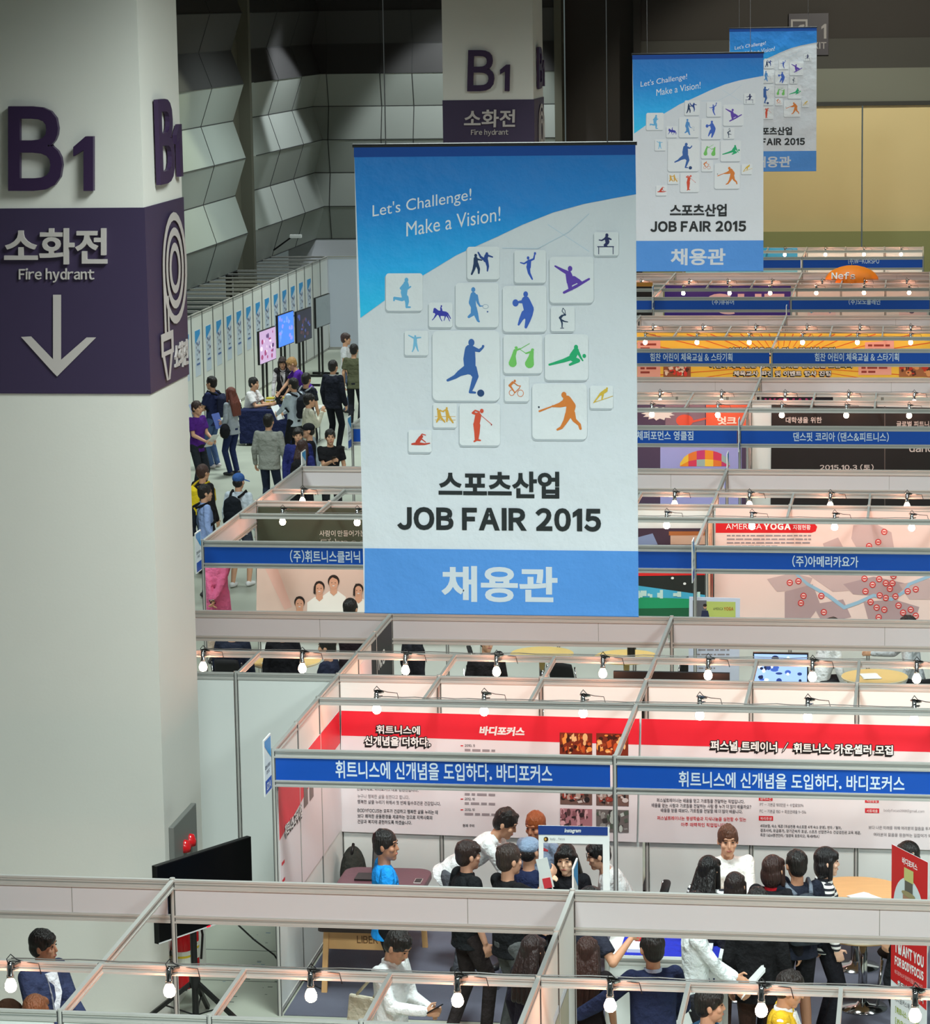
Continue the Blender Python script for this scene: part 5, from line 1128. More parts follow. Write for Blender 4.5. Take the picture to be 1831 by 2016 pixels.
    if cl:
        m = MB(); n = 16; vs = []
        for r_, z_ in ((0.062, -0.030), (0.074, -0.030), (0.066, 0.028), (0.058, 0.030)):
            for i in range(n): q = 2*math.pi*i/n; vs.append(nb+X*r_*math.cos(q)+F*(r_*1.02*math.sin(q)+0.004)+u*(z_-(0.016 if math.sin(q) > 0.5 else 0)))
        m.add(vs, [(a*n+i, a*n+(i+1) % n, ((a+1) % 4)*n+(i+1) % n, ((a+1) % 4)*n+i) for a in range(4) for i in range(n)], clothm(cl)); o = m.build('collar', None, smooth=True); o.parent = t
    # --- trousers / shorts / skirt
    f = Fig(); f.ell(Hc-u*0.01, (0.168, 0.122, 0.125), bm_, RT)
    for s in (-1, 1):
        if bottom == 'shorts': f.cap(HJ[s], HJ[s]+(K[s]-HJ[s])*0.95, 0.096, 0.080, bm_, True); f.ell(HJ[s], (0.094,)*3, bm_)
        else: f.cap(HJ[s], K[s], 0.092, 0.066, bm_); f.cap(K[s], A[s]+Vector((0, 0, 0.0)), 0.066, 0.056, bm_)
    f.done('shorts' if bottom == 'shorts' else 'trousers', t, vc, 4)
    for s in (-1, 1):
        f = Fig(); sm_ = shoem(shoes); a = A[s]; f.cap(a+Vector((0, -0.045, -0.035)), a+Vector((0, 0.04, -0.04)), 0.043, 0.043, sm_); f.cap(a+Vector((0, 0.03, -0.045)), a+Vector((s*0.014, 0.145, -0.052)), 0.042, 0.032, sm_); f.done('shoe', t, 0.010 if detail else 0.014, 2)
    # --- hair
    f = Fig(); e = f.ell
    if hair != 'cap':
        e(hl(0, -0.014, 0.036), (0.086, 0.101, 0.094), hm, RH); e(hl(0, -0.042, -0.012), (0.074, 0.068, 0.080), hm, RH)
        for s in (-1, 1): e(hl(s*0.070, 0.012, 0.016), (0.016, 0.030, 0.036), hm, RH)
    else: e(hl(0, -0.040, -0.012), (0.076, 0.068, 0.070), hm, RH)
    rg = random.Random(hash(label) % 1000 if False else len(label)*7)
    if hair in ('short', 'curly', 'fringe'):
        for i in range(16 if hair != 'fringe' else 8):
            q = rg.uniform(0, 6.28); rr = rg.uniform(0.2, 0.8); e(hl(0.078*rr*math.cos(q), -0.012+0.09*rr*math.sin(q), 0.10-0.05*rr*rr+rg.uniform(0, 0.016)), (0.022, 0.026, 0.022 if hair != 'curly' else 0.026), hm, RH)
    if hair in ('fringe', 'bob', 'long'): e(hl(0.012, 0.056, 0.060), (0.066, 0.040, 0.034), hm, RH); f.cap(hl(-0.06, 0.052, 0.05), hl(0.055, 0.068, 0.042), 0.020, 0.022, hm)
    if hair == 'bob':
        e(hl(0, -0.040, -0.04), (0.092, 0.072, 0.11), hm, RH)
        for s in (-1, 1): f.cap(hl(s*0.074, 0.015, 0.02), hl(s*0.080, 0.012, -0.12), 0.026, 0.024, hm)
    if hair == 'long':
        dn = Vector((0, 0, -1)); b0 = hl(0, -0.045, 0.0); b1 = nb+u*-0.02-F*0.10; b2 = nb-u*0.24-F*0.135
        for o_ in (-0.06, -0.02, 0.02, 0.06): f.cap(b0+X*o_*0.9, b1+X*o_*1.4, 0.050, 0.050, hm); f.cap(b1+X*o_*1.4, b2+X*o_*1.4, 0.048, 0.030, hm)
        for s in (-1, 1): f.cap(hl(s*0.074, 0.015, 0.03), hl(s*0.082, 0.008, -0.15), 0.026, 0.028, hm); f.cap(hl(s*0.082, 0.008, -0.15), nb-u*0.16+X*s*0.10+F*0.03, 0.028, 0.020, hm)
    f.done('hair', t, 0.008 if detail else 0.011, 2)
    if hair == 'cap':
        cm_ = clothm(capc); f = Fig(); f.ell(hl(0, -0.008, 0.050), (0.088, 0.103, 0.078), cm_, RH); f.cap(hl(0, -0.008, 0.03), hl(0, -0.008, 0.05), 0.090, 0.088, cm_, True, 20); f.done('cap_crown', t, 0.009, 2)
        m = MB(); n = 12; vs = []; bq = rad(brim or 0); RB = Matrix.Rotation(-bq, 3, 'Z')
        for zz in (0.0, 0.007):
            for i in range(n+1): q = math.pi*i/n; v = RB @ Vector((0.082*math.cos(q), 0.055+0.105*math.sin(q), 0)); vs.append(hl(v.x, v.y, 0.030+zz-0.04*max(0, math.sin(q))))
        m.add(vs, [tuple(range(n+1)), tuple(reversed(range(n+1, 2*n+2)))]+[(i, n+1+i, n+2+i, i+1) for i in range(n)]+[(n, 2*n+1, n+1, 0)], clothm(capc if brim is None or not isinstance(capc, tuple) else (150, 40, 50) if capc == (140, 160, 186) else capc)); o = m.build('cap_brim', None, smooth=False); o.parent = t
    if face:
        ek = mat('eye_dark', (34, 26, 24), 0.25); lp = mat('lips', (176, 104, 92), 0.5)
        for s in (-1, 1):
            m = MB(); m.ell(hl(s*0.031, 0.0815, 0.006), (0.0125, 0.005, 0.0050), ek, 10, RH); o = m.build('eye', None, smooth=True); o.parent = t
            m = MB(); m.tube([hl(s*0.015, 0.0865, 0.029), hl(s*0.031, 0.0855, 0.033), hl(s*0.049, 0.073, 0.028)], [0.0035, 0.004, 0.0028], hm, 6); o = m.build('eyebrow', None, smooth=True); o.parent = t
        m = MB(); m.ell(hl(0, 0.086, -0.066), (0.023, 0.008, 0.0085), lp, 10, RH); o = m.build('lips', None, smooth=True); o.parent = t
    # --- place
    Rz = Matrix.Rotation(-rad(hdg), 3, 'Z')
    if head: wpt = at(head[0], head[1], Z=hc.z*k); root = wpt-Rz @ (hc*k)
    else: root = Vector((pos[0], pos[1], 0))
    t.location = (root.x, root.y, 0)
    if sit is not None: SEATED.append((root.x, root.y, hdg, label))
    q = P_(); q.t = t; q.k = k; q.Rz = Rz; q.L = lambda v: Vector(t.location)+Rz @ (Vector(v)*k); q.W = {s: q.L(W[s]+(W[s]-E[s]).normalized()*0.07) for s in (-1, 1)}
    q.S = S; q.u = u; q.F = F; q.X = X; q.nb = nb; q.Hc = Hc; q.hc = hc; q.hl = hl; q.hdg = hdg
    return q
def backpack(q, label, rgb, strap=(30, 30, 32), sz=1.0):
    t = thing('backpack', label, 'backpack', q.t.location); t.rotation_euler = q.t.rotation_euler; t.scale = q.t.scale
    mt = clothm(rgb); c = q.Hc+q.u*0.28-q.F*(0.23)
    R = Matrix((q.X, q.F, q.u)).transposed()
    f = Fig(); f.ell(c, (0.16*sz, 0.095*sz, 0.235*sz), mt, R); f.cap(c-q.u*0.16-q.X*0.09, c-q.u*0.16+q.X*0.09, 0.075, 0.075, mt); f.cap(c+q.u*0.12-q.X*0.06, c+q.u*0.12+q.X*0.06, 0.08, 0.08, mt); f.done('bag', t, 0.013, 4)
    f = Fig(); f.ell(c-q.u*0.09-q.F*0.075, (0.115, 0.045, 0.10), mt, R); f.done('front_pocket', t, 0.012, 3)
    for s in (-1, 1):
        m = MB(); pts = [c+q.u*0.20+q.F*0.07+q.X*s*0.07, q.nb-q.u*0.0+q.X*s*0.105-q.F*0.05, q.nb+q.u*0.035+q.X*s*0.11+q.F*0.03, q.nb-q.u*0.10+q.X*s*0.12+q.F*0.135, q.nb-q.u*0.26+q.X*s*0.155+q.F*0.12, q.nb-q.u*0.34+q.X*s*0.19-q.F*0.02]
        m.tube(pts, 0.020, clothm(strap), 8); o = m.build('strap', None, smooth=True); o.parent = t
    return t
def phone(q, s, label, dz=0.03, fwd=0.02, screen=True):
    c = q.W[s]+Vector((0, 0, dz)); d = q.Rz @ Vector((0, 1, 0)); t = thing('phone', label, 'phone', c); n = (d*-0.55+Vector((0, 0, 0.83))).normalized(); uu = (d-n*d.dot(n)).normalized(); xx = uu.cross(n)
    m = MB(); m.bar(c-uu*0.07+d*fwd, c+uu*0.07+d*fwd, 0.07, 0.009, BLKP, n); m.build('housing', t)
    a = Art(lambda x, y: c+d*fwd+xx*(x-0.5)*0.064+uu*(0.5-y)*0.132, n, 0.001); a.mb = MB(); a.raw([(0, 0, 0.0052), (1, 0, 0.0052), (1, 1, 0.0052), (0, 1, 0.0052)], [(0, 1, 2, 3)], emis('phone_screen', (120, 130, 140), 0.25), 1); a.build('screen', t); return t
def papers(c, label, yaw_=0, tilt=35, w_=0.21, h_=0.30, rgb=(228, 230, 228), n=2):
    t = thing('paper', label, 'papers', c); c = Vector(c); R = Matrix.Rotation(rad(yaw_), 3, 'Z') @ Matrix.Rotation(rad(tilt), 3, 'X')
    for i in range(n):
        m = MB(); R2 = R @ Matrix.Rotation(rad(6*i), 3, 'Z'); vs = [c+R2 @ Vector((x, y, i*0.004+0.0015*zz)) for zz in (0, 1) for x, y in ((-w_/2, -h_/2), (w_/2, -h_/2), (w_/2, h_/2), (-w_/2, h_/2))]
        m.add(vs, [(3, 2, 1, 0), (4, 5, 6, 7), (0, 1, 5, 4), (1, 2, 6, 5), (2, 3, 7, 6), (3, 0, 4, 7)], cmat(rgb)); m.build('sheet', t)
    return t
STR1 = stripes('striped_knit', (232, 232, 228), (34, 36, 44), 22)
STR2 = stripes('striped_blouse', (230, 230, 228), (40, 40, 48), 26)

# ---------------------------------------------------------------- near booths and the aisle before them
q = person('man in a bright blue t-shirt in profile before the massage table', (760, 1663), hdg=72, hy=26, h=1.76, topc=(34, 148, 232), botc=BLK, tone=(176, 124, 96), hair='short')
q = person('man in a white long-sleeved top bending his head over a phone', (784, 1862), hdg=112, h=1.74, hp=32, top='shirt', topc=(232, 236, 236), botc=(60, 62, 70), rh=(0.10, 0.36, 1.16), lh=(-0.05, 0.33, 1.13), tone=(196, 150, 120), curl=0.9)
phone(q, 1, 'dark phone in the hands of the man in the white top')
t = thing('tote_bag', 'cream canvas tote bag hanging at the back of the man in white', 'bag', q.L((-0.22, -0.16, 0.7))); m = MB(); CAN = cmat((214, 208, 186), 'c')
L = q.L; c0, c1 = L((-0.06, -0.27, 1.14)), L((-0.06, -0.30, 0.66)); RQ = q.Rz @ Matrix.Rotation(rad(90), 3, 'Z')
def tote_body(c0, c1, w0, w1, th_, R):
    vs = [c0+R @ Vector((x*w0, y*th_*0.4, 0)) for x, y in ((-1, -1), (1, -1), (1, 1), (-1, 1))]+[c1+R @ Vector((x*w1, y*th_, 0)) for x, y in ((-1, -1), (1, -1), (1, 1), (-1, 1))]
    m = MB(); m.add(vs, [(0, 1, 2, 3), (7, 6, 5, 4), (0, 4, 5, 1), (1, 5, 6, 2), (2, 6, 7, 3), (3, 7, 4, 0)], CAN); return m
tote_body(c0, c1, 0.15, 0.16, 0.05, RQ).build('bag', t, bevel=0.02)
for s in (-1, 1): m = MB(); m.tube([c0+RQ @ Vector((s*0.08, 0, 0)), L((-0.12, -0.14+s*0.03, 1.36)), L((-0.14, -0.03+s*0.03, 1.49)), L((-0.15, 0.05, 1.46))], 0.012, CAN, 8); m.build('handle', t, smooth=True)
q = person('man in a navy jacket over a white shirt standing before the near column', (86, 1862), hdg=120, hy=-24, h=1.74, top='suit', topc=(54, 62, 92), shirt=(226, 228, 234), botc=(60, 62, 72), hair='fringe', tone=(196, 146, 118), rh=(0.16, 0.34, 1.08), lh=(-0.12, 0.34, 1.05))
papers(q.L((0.02, 0.42, 1.06)), 'clear folder with papers held by the man in the navy jacket', -110, 55, rgb=(206, 214, 222))
t = thing('shoulder_bag', 'brown leather shoulder bag behind the man in the navy jacket', 'bag', q.L((0.1, -0.24, 0.9)))
f = Fig(); f.ell(q.L((0.12, -0.27, 1.0)), (0.15, 0.10, 0.20), cmat((74, 52, 40), 'c')); f.done('bag', t, 0.012)
for o in t.children: o.location = -Vector(t.location)
person('person with reddish brown hair seen from behind at the lower left edge', (70, 1990), hdg=10, h=1.66, hair='bob', hairc=(128, 78, 48), top='jacket', topc=(60, 80, 88), face=False)
person('man in a black polo shirt, left of the photo prop', (922, 1683), hdg=58, h=1.72, top='short', topc=(28, 30, 32), botc=(46, 40, 40), hair='fringe', hairc=(44, 30, 26), shoes=(190, 190, 188), tone=(196, 148, 122), step=0.12)
q = person('man in a black t-shirt reaching out to the cap beside him', (1003, 1692), hdg=52, h=1.78, topc=(24, 25, 27), botc=(82, 84, 84), hairc=(50, 38, 32), rh=(-0.03, 0.42, 1.42), lh=(-0.1, 0.30, 1.02), tone=(200, 152, 124), shoes=(60, 60, 60))
person('man in a white shirt bending forward over the massage table', (996, 1620), hdg=96, h=1.78, lean=52, hp=25, top='shirt', topc=(234, 236, 236), botc=(88, 90, 96), hair='curly', rh=(0.16, 0.62, 0.80), lh=(-0.14, 0.60, 0.82))
person('man with ginger brown hair in a grey blue shirt behind the photo prop', (1054, 1626), hdg=205, h=1.72, sit=0.50, hp=12, top='shirt', topc=(132, 146, 168), hair='curly', hairc=(150, 76, 34), botc=DRK, tone=(190, 130, 100))
q = person('man in a navy t-shirt wearing a grey blue cap with red brim', (1043, 1676), hdg=28, h=1.70, sit=0.52, hair='cap', capc=(140, 160, 186), brim=40, topc=(34, 42, 72), botc=DRK, tone=(200, 150, 122))
q = person('woman in a black jacket with long black hair inside the photo prop frame', (1114, 1690), hdg=186, h=1.64, fem=True, hp=8, hair='long', hairc=(18, 16, 16), top='jacket', topc=(22, 22, 26), botc=BLK, rh=(0.13, 0.27, 1.45), lh=(-0.20, 0.30, 1.10), curl=1.0, tone=(226, 184, 154))
m = MB(); p0 = q.W[1]; m.tube([p0+Vector((-0.03, -0.02, 0.07)), p0+Vector((0.04, -0.03, -0.09))], 0.006, WHITE, 8); tag(m.build('pen', None), 'slim white pen in the raised hand of the woman in black', 'pen')
q = person('man with glasses in a pale grey hoodie seated behind the photo prop', (1178, 1682), hdg=-98, h=1.74, sit=0.46, lean=32, hp=12, top='jacket', topc=(206, 208, 208), botc=BLK, hair='fringe', hairc=(18, 18, 20), tone=(206, 158, 130))
t = thing('eyeglasses', 'black-rimmed glasses on the man in the grey hoodie', 'glasses', q.t.location); t.rotation_euler = q.t.rotation_euler; t.scale = q.t.scale
for s in (-1, 1):
    m = MB(); pts = [q.hl(s*0.032+0.022*math.cos(a), 0.098, 0.005+0.017*math.sin(a)) for a in [2*math.pi*i/14 for i in range(15)]]; m.tube(pts, 0.0028, BLKP, 6); o = m.build('rim', None); o.parent = t
    m = MB(); m.tube([q.hl(s*0.054, 0.096, 0.008), q.hl(s*0.086, 0.0, 0.004)], 0.0026, BLKP, 6); o = m.build('temple', None); o.parent = t
person('seated man in a white shirt facing the visitors in the right booth', (1433, 1654), hdg=168, h=1.78, sit=0.50, lean=10, hp=4, wide=1.08, top='shirt', topc=(238, 236, 232), botc=(70, 70, 78), hair='curly', hairc=(96, 60, 44), rh=(0.12, 0.44, 0.80), lh=(-0.10, 0.44, 0.80), tone=(224, 172, 142))
person('woman in a striped top with long black hair, left of the seated man', (1396, 1712), hdg=28, h=1.62, fem=True, hair='long', hairc=(20, 18, 18), top='shirt', topc=STR2, botc=(36, 40, 60), face=False)
person('person with dark straight hair seen from behind, directly before the seated man', (1447, 1744), hdg=5, h=1.58, fem=True, hair='bob', hairc=(38, 28, 26), top='jacket', topc=(40, 38, 44), botc=(60, 42, 36), face=False)
person('woman with dark brown bob and red collar, right of the seated man', (1522, 1712), hdg=22, h=1.67, fem=True, hair='bob', hairc=(52, 32, 28), top='jacket', topc=(30, 30, 34), collar=(180, 30, 40), botc=BLK, face=False)
q = person('man in a dark jacket and shorts with a large backpack, hand at his cheek', (1568, 1702), hdg=-22, h=1.70, top='jacket', topc=(34, 38, 50), bottom='shorts', botc=(30, 30, 34), lh=(-0.07, 0.13, 1.47), face=False, shoes=(200, 200, 200), tone=(190, 138, 108))
backpack(q, 'slate grey backpack on the man with his hand at his cheek', (62, 68, 76), (108, 116, 128))
q = person('woman in a black and white striped top with a short black bob', (1628, 1696), hdg=76, h=1.66, fem=True, hair='bob', hairc=(20, 18, 20), top='shirt', topc=STR1, botc=(32, 32, 38), tone=(228, 184, 158), shoes=(210, 206, 204))
person('person in a white blouse behind the red standing banner', (1786, 1684), hdg=-55, h=1.66, fem=True, hair='bob', top='shirt', topc=(232, 232, 234), botc=BLK, face=False)
person('woman with long dark brown hair from behind, left of the man in the navy suit', (1156, 1874), hdg=2, h=1.62, fem=True, hair='long', hairc=(58, 36, 30), top='tee', topc=(34, 30, 32), botc=(40, 32, 32), face=False)
q = person('man in a navy suit from behind stretching out his left arm', (1284, 1866), hdg=-24, h=1.78, top='suit', topc=(40, 47, 76), shirt=(190, 206, 232), botc=(36, 44, 72), lh=(-0.50, 0.26, 1.10), rh=(0.24, 0.25, 1.02), tone=(200, 152, 122), hair='short', curl=0.35)
person('woman with long dark hair and dark top behind the partition post', (1050, 1870), hdg=35, h=1.60, fem=True, hair='long', hairc=(40, 26, 24), top='jacket', topc=(44, 42, 56), botc=(50, 54, 60), face=False)
q = person('person in a white shirt holding out papers, head behind the fascia board', (1372, 1788), hdg=82, h=1.74, top='shirt', topc=(226, 232, 232), botc=(52, 52, 58), rh=(0.12, 0.34, 1.00), lh=(-0.06, 0.32, 1.06), tone=(196, 146, 116), curl=0.7)
papers(q.L((0.04, 0.46, 1.04)), 'white papers held out by the person in the white shirt', -82, 50, n=3)
person('person in a dark top with bare raised forearm at the counter', (1166, 1776), hdg=62, h=1.72, lean=12, topc=(44, 46, 58), botc=BLK, rh=(0.26, 0.34, 1.36), tone=(196, 144, 112), face=False)
person('person in black standing in the aisle behind the papers', (1492, 1778), hdg=10, h=1.72, top='jacket', topc=(26, 26, 28), botc=(60, 42, 36), face=False)
q = person('man with black hair and teal backpack at the bottom edge', (1398, 1978), hdg=84, h=1.70, top='jacket', topc=(34, 40, 54), collar=(226, 228, 230), botc=BLK, hair='fringe', tone=(204, 154, 124))
backpack(q, 'teal blue backpack on the man at the bottom edge', (46, 96, 126), (40, 70, 96))
q = person('man in a yellow vest over a white shirt reading papers, curly hair', (1556, 1946), hdg=92, h=1.74, hp=18, top='vest', topc=(222, 178, 44), shirt=(232, 234, 234), botc=(50, 50, 56), hair='curly', hairc=(34, 26, 22), rh=(0.10, 0.36, 1.14), lh=(-0.10, 0.36, 1.10), tone=(198, 148, 116))
papers(q.L((0.0, 0.46, 1.14)), 'large white sheets in the hands of the man in the yellow vest', -92, 45, 0.30, 0.42)

# ---------------------------------------------------------------- middle aisle
for hd, hg, lab, kw in (((458, 1236), 5, 'person in a dark navy jacket seated behind the rail beside the near column', dict(top='jacket', topc=(34, 38, 52), sit=0.46)),
                        ((556, 1238), 170, 'person in black seated in the middle, left of the dark poster', dict(top='jacket', topc=(28, 28, 32), sit=0.46, hair='bob', fem=True)),
                        ((643, 1274), -82, 'man with black hair in profile facing left, nearest the dark poster', dict(top='jacket', topc=(38, 42, 60), sit=0.46, hair='fringe')),
                        ((690, 1198), 10, 'dark-haired person whose head shows before the group photo print', dict(topc=(44, 34, 40), h=1.68)),
                        ((815, 1232), 60, 'person in dark clothes behind the booth rail, right of the dark poster', dict(top='jacket', topc=(36, 36, 42), h=1.70)),
                        ((958, 1262), 150, 'brown-haired person in dark clothes seated at the round table under the big banner', dict(top='jacket', topc=(38, 34, 36), sit=0.46, hairc=(80, 52, 40))),
                        ((1640, 1236), 60, 'person in a white shirt leaning over by the bright screen', dict(top='shirt', topc=(222, 222, 222), sit=0.46, lean=20)),
                        ((1786, 1232), -85, 'curly-haired person in pale grey at the round table, far right', dict(top='shirt', topc=(190, 194, 198), sit=0.46, hair='curly', lean=10, rh=(0.1, 0.5, 0.86)))):
    kw = dict(dict(h=1.70, botc=DRK, detail=False), **kw); person(lab, hd, hdg=hg, **kw)
q = person('woman in a pink coat with clasped hands behind the corner booth', (425, 1084), hdg=178, h=1.64, fem=True, hair='long', top='coat', topc=(206, 100, 138), coat=0.30, botc=(216, 196, 180), rh=(0.03, 0.26, 0.96), lh=(-0.02, 0.28, 0.99), detail=False)
phone(q, 1, 'dark phone in the clasped hands of the woman in pink')
q = person('man in a blue cap and white shirt walking away, bare calves', (470, 948), hdg=12, h=1.74, hair='cap', capc=(62, 98, 160), brim=55, top='shirt', topc=(206, 216, 226), bottom='shorts', botc=(66, 70, 84), shoes=(232, 232, 232), detail=False, face=False, step=0.08)
backpack(q, 'black backpack on the man in the blue cap', (28, 32, 38))
q = person('man in a light blue shirt in profile beside the column', (404, 970), hdg=62, h=1.72, top='shirt', topc=(150, 172, 220), botc=NAVY, detail=False)
backpack(q, 'black backpack on the man in the light blue shirt', (30, 32, 40))
q = person('brown-haired person in black at the column edge', (400, 930), hdg=35, h=1.72, top='jacket', topc=(34, 32, 34), hairc=(70, 46, 40), botc=DRK, detail=False, face=False)
backpack(q, 'yellow backpack on the person in black at the column edge', (226, 196, 40), (200, 170, 40))

# ---------------------------------------------------------------- open floor at the far left
def far(label, hd, hdg, **kw): return person(label, hd, hdg=hdg, **dict(dict(detail=False), **kw))
q = far('man in a navy t-shirt and jeans facing the poster wall', (416, 754), -70, topc=(44, 50, 84), botc=(78, 100, 140), shoes=(206, 198, 198), rh=(0.10, 0.34, 1.08), lh=(-0.10, 0.34, 1.08), h=1.76)
backpack(q, 'dark blue backpack on the man in navy and jeans', (40, 44, 66)); papers(q.L((0, 0.42, 1.08)), 'tablet-like papers held by the man in navy', 60, 70, rgb=(150, 160, 190))
q = far('person in a purple t-shirt at the column edge holding leaflets', (388, 803), 118, topc=(84, 40, 130), botc=(40, 44, 50), rh=(0.12, 0.30, 1.06), lh=(-0.10, 0.30, 1.06), hairc=(60, 40, 36)); papers(q.L((0.02, 0.38, 1.06)), 'white leaflets of the person in purple by the column', -118, 50)
q = far('woman with auburn hair in a loose grey shirt and navy trousers', (454, 775), -60, fem=True, hair='long', hairc=(112, 58, 46), top='shirt', topc=(160, 166, 174), botc=(38, 48, 84), shoes=(60, 60, 64), h=1.66, rh=(0.1, 0.34, 1.05), face=False)
t = thing('shoulder_bag', 'black bag on the hip of the woman with auburn hair', 'bag', q.L((-0.2, -0.1, 0.9))); f = Fig(); f.ell(q.L((-0.24, -0.02, 0.92)), (0.10, 0.13, 0.15), cmat((30, 30, 34), 'c')); o = f.done('bag', t, 0.014); o.location = -Vector(t.location)
papers(q.L((0.05, 0.45, 1.06)), 'dark folder held by the woman in the grey shirt', 60, 70, rgb=(90, 110, 180))
far('heavy-set man in a grey sweater seen from behind', (529, 830), 8, wide=1.2, top='shirt', topc=(150, 152, 144), botc=(46, 54, 74), h=1.78, face=False)
far('seated man in a white polo shirt working at the navy table', (500, 755), 102, sit=0.46, lean=14, top='short', topc=(226, 222, 222), botc=(196, 190, 178), rh=(0.12, 0.46, 0.82), lh=(-0.10, 0.46, 0.82))
far('woman in a dark vest over pale sleeves at the far side of the table', (556, 714), 172, fem=True, lean=22, hp=20, hair='bob', hairc=(50, 36, 32), top='vest', topc=(52, 50, 54), shirt=(214, 208, 210), botc=BLK, h=1.64)
far('blond man in a purple t-shirt leaning over the table', (574, 716), -112, lean=34, hp=20, hairc=(176, 134, 84), hair='fringe', topc=(92, 48, 160), botc=DRK, rh=(0.05, 0.62, 0.88), lh=(-0.1, 0.5, 0.86))
q = far('man in a pale shirt with black backpack facing the table, holding sheets', (577, 757), -58, top='shirt', topc=(190, 200, 210), botc=BLK, rh=(0.1, 0.36, 1.06), lh=(-0.1, 0.36, 1.06), h=1.72)
backpack(q, 'black backpack on the man in the pale shirt', (32, 34, 40)); papers(q.L((0, 0.46, 1.06)), 'white sheets held by the man in the pale shirt', 58, 60)
q = far('man in a dark t-shirt with a grey backpack, arm hanging down', (603, 747), 18, topc=(36, 38, 46), botc=DRK, h=1.74, face=False); backpack(q, 'grey and black backpack behind the table group', (70, 74, 82), (130, 134, 140))
far('man in a cream sweater with his hand at his chin', (609, 788), 62, top='shirt', topc=(206, 202, 184), botc=(150, 160, 170), hair='fringe', rh=(0.06, 0.24, 1.40))
far('man in a black suit seen from behind', (656, 722), 22, top='suit', topc=(30, 32, 42), shirt=(220, 224, 228), botc=(26, 28, 36), h=1.78, face=False)
far('man in a white t-shirt before the pale return partition', (681, 667), 82, topc=(226, 228, 232), botc=(90, 104, 130), hairc=(70, 48, 44), hair='fringe')
far('man in an olive t-shirt seen from behind next to the big banner', (697, 689), 4, topc=(92, 94, 72), botc=(40, 42, 48), face=False, h=1.74)
far('smiling man in a dark blue jacket among the three by the booth corner', (587, 857), 166, top='jacket', topc=(44, 50, 110), botc=DRK, hair='fringe')
far('man in black wearing a black cap by the booth corner', (607, 848), -105, hair='cap', capc=(36, 36, 40), topc=(30, 30, 34), botc=DRK)
q = far('woman with long brown hair and dark jacket seen from behind at the booth corner', (595, 880), 5, fem=True, hair='long', hairc=(62, 40, 36), top='jacket', topc=(44, 48, 110), botc=DRK, h=1.64, face=False)
backpack(q, 'black backpack at the booth corner, on the woman with long hair', (32, 32, 36))
q = far('man in a black t-shirt holding a phone before his chest', (650, 860), 162, topc=(30, 30, 33), botc=DRK, rh=(0.02, 0.30, 1.26), curl=1.0); phone(q, 1, 'silver phone in the hand of the man in the black t-shirt', 0.04)
settle()
# ================================================================== FURNITURE AND SMALL THINGS
MAROON = mat('maroon_leatherette', (98, 62, 72), 0.4, bump=0.1, bscale=60)
# massage table
c = Vector((0.62, 1.35, 0)); t = thing('massage_table', 'maroon massage table with wooden legs behind the man in blue', 'massage table', c)
f = Fig(); MBX = MB()
def slab(c, sx, sy, z0, z1, r, mt, name, parent, bev=0.02):
    m = MB(); vs = []; n = 6
    for zz in (z0, z1):
        for ox, oy, a0 in ((sx-r, -sy+r, -90), (sx-r, sy-r, 0), (-sx+r, sy-r, 90), (-sx+r, -sy+r, 180)):
            for k in range(n+1): q = rad(a0+90*k/n); vs.append((c[0]+ox+r*math.cos(q), c[1]+oy+r*math.sin(q), zz))
    N = 4*(n+1); m.add(vs, [tuple(reversed(range(N))), tuple(range(N, 2*N))]+[(k, (k+1) % N, N+(k+1) % N, N+k) for k in range(N)], mt); return m.build(name, parent, bevel=bev)
slab(c, 0.42, 0.85, 0.66, 0.74, 0.14, MAROON, 'cushion', t); slab(c, 0.38, 0.82, 0.61, 0.66, 0.05, mat('dark_board', (46, 34, 30), 0.5), 'frame', t, 0.005)
for sy in (-1, 1):
    for sx in (-1, 1): m = MB(); m.bar((c.x+sx*0.33, c.y+sy*0.62, 0.62), (c.x+sx*0.35, c.y+sy*0.70, 0.0), 0.05, 0.035, WOOD); m.build('leg', t)
    m = MB(); m.box((c.x-0.33, c.y+sy*0.63-0.012, 0.40), (c.x+0.33, c.y+sy*0.63+0.012, 0.58), WOOD)
    pb = m.build('end_board', t)
    if sy < 0:
        a = Art(lambda x, z: Vector((x, c.y-0.643, z)), (0, -1, 0)); a2 = Art(lambda x, y: Vector((x, c.y-0.6425, -y)), (0, -1, 0)); a2.text('LIBERTY', c.x-0.05, -0.53, c.x+0.25, -0.46, cmat((120, 84, 50)), 1, bold=0.02); o = a2.build('lettering', t); o.parent = pb; o.location = (0, 0, 0)
# laptop and phone on it
t = thing('laptop', 'black laptop open on the massage table', 'laptop', (0.52, 1.9, 0.74)); m = MB(); m.box((0.36, 1.72, 0.741), (0.68, 1.94, 0.757), BLKP); m.build('base', t); m = MB(); m.bar((0.52, 1.955, 0.758), (0.52, 2.03, 0.95), 0.32, 0.012, BLKP, (1, 0, 0)); m.build('lid', t)
t = thing('phone', 'pale phone lying on the massage table, right of the laptop', 'phone', (0.98, 1.75, 0.741)); m = MB(); m.box((0.93, 1.68, 0.741), (1.0, 1.82, 0.75), cmat((196, 190, 188))); m.build('housing', t); m = MB(); m.box((0.934, 1.688, 0.7501), (0.996, 1.812, 0.7508), BLKP); m.build('screen', t)
t = thing('rucksack', 'dark grey bag leaning in the corner of the left booth', 'bag', (0.17, 2.6, 0)); f = Fig(); f.ell((0.18, 2.62, 0.52), (0.13, 0.2, 0.30), cmat((50, 52, 48), 'c')); f.ell((0.2, 2.6, 0.25), (0.15, 0.22, 0.25), cmat((50, 52, 48), 'c')); o = f.done('bag', t, 0.014, 5); o.location = -Vector(t.location)
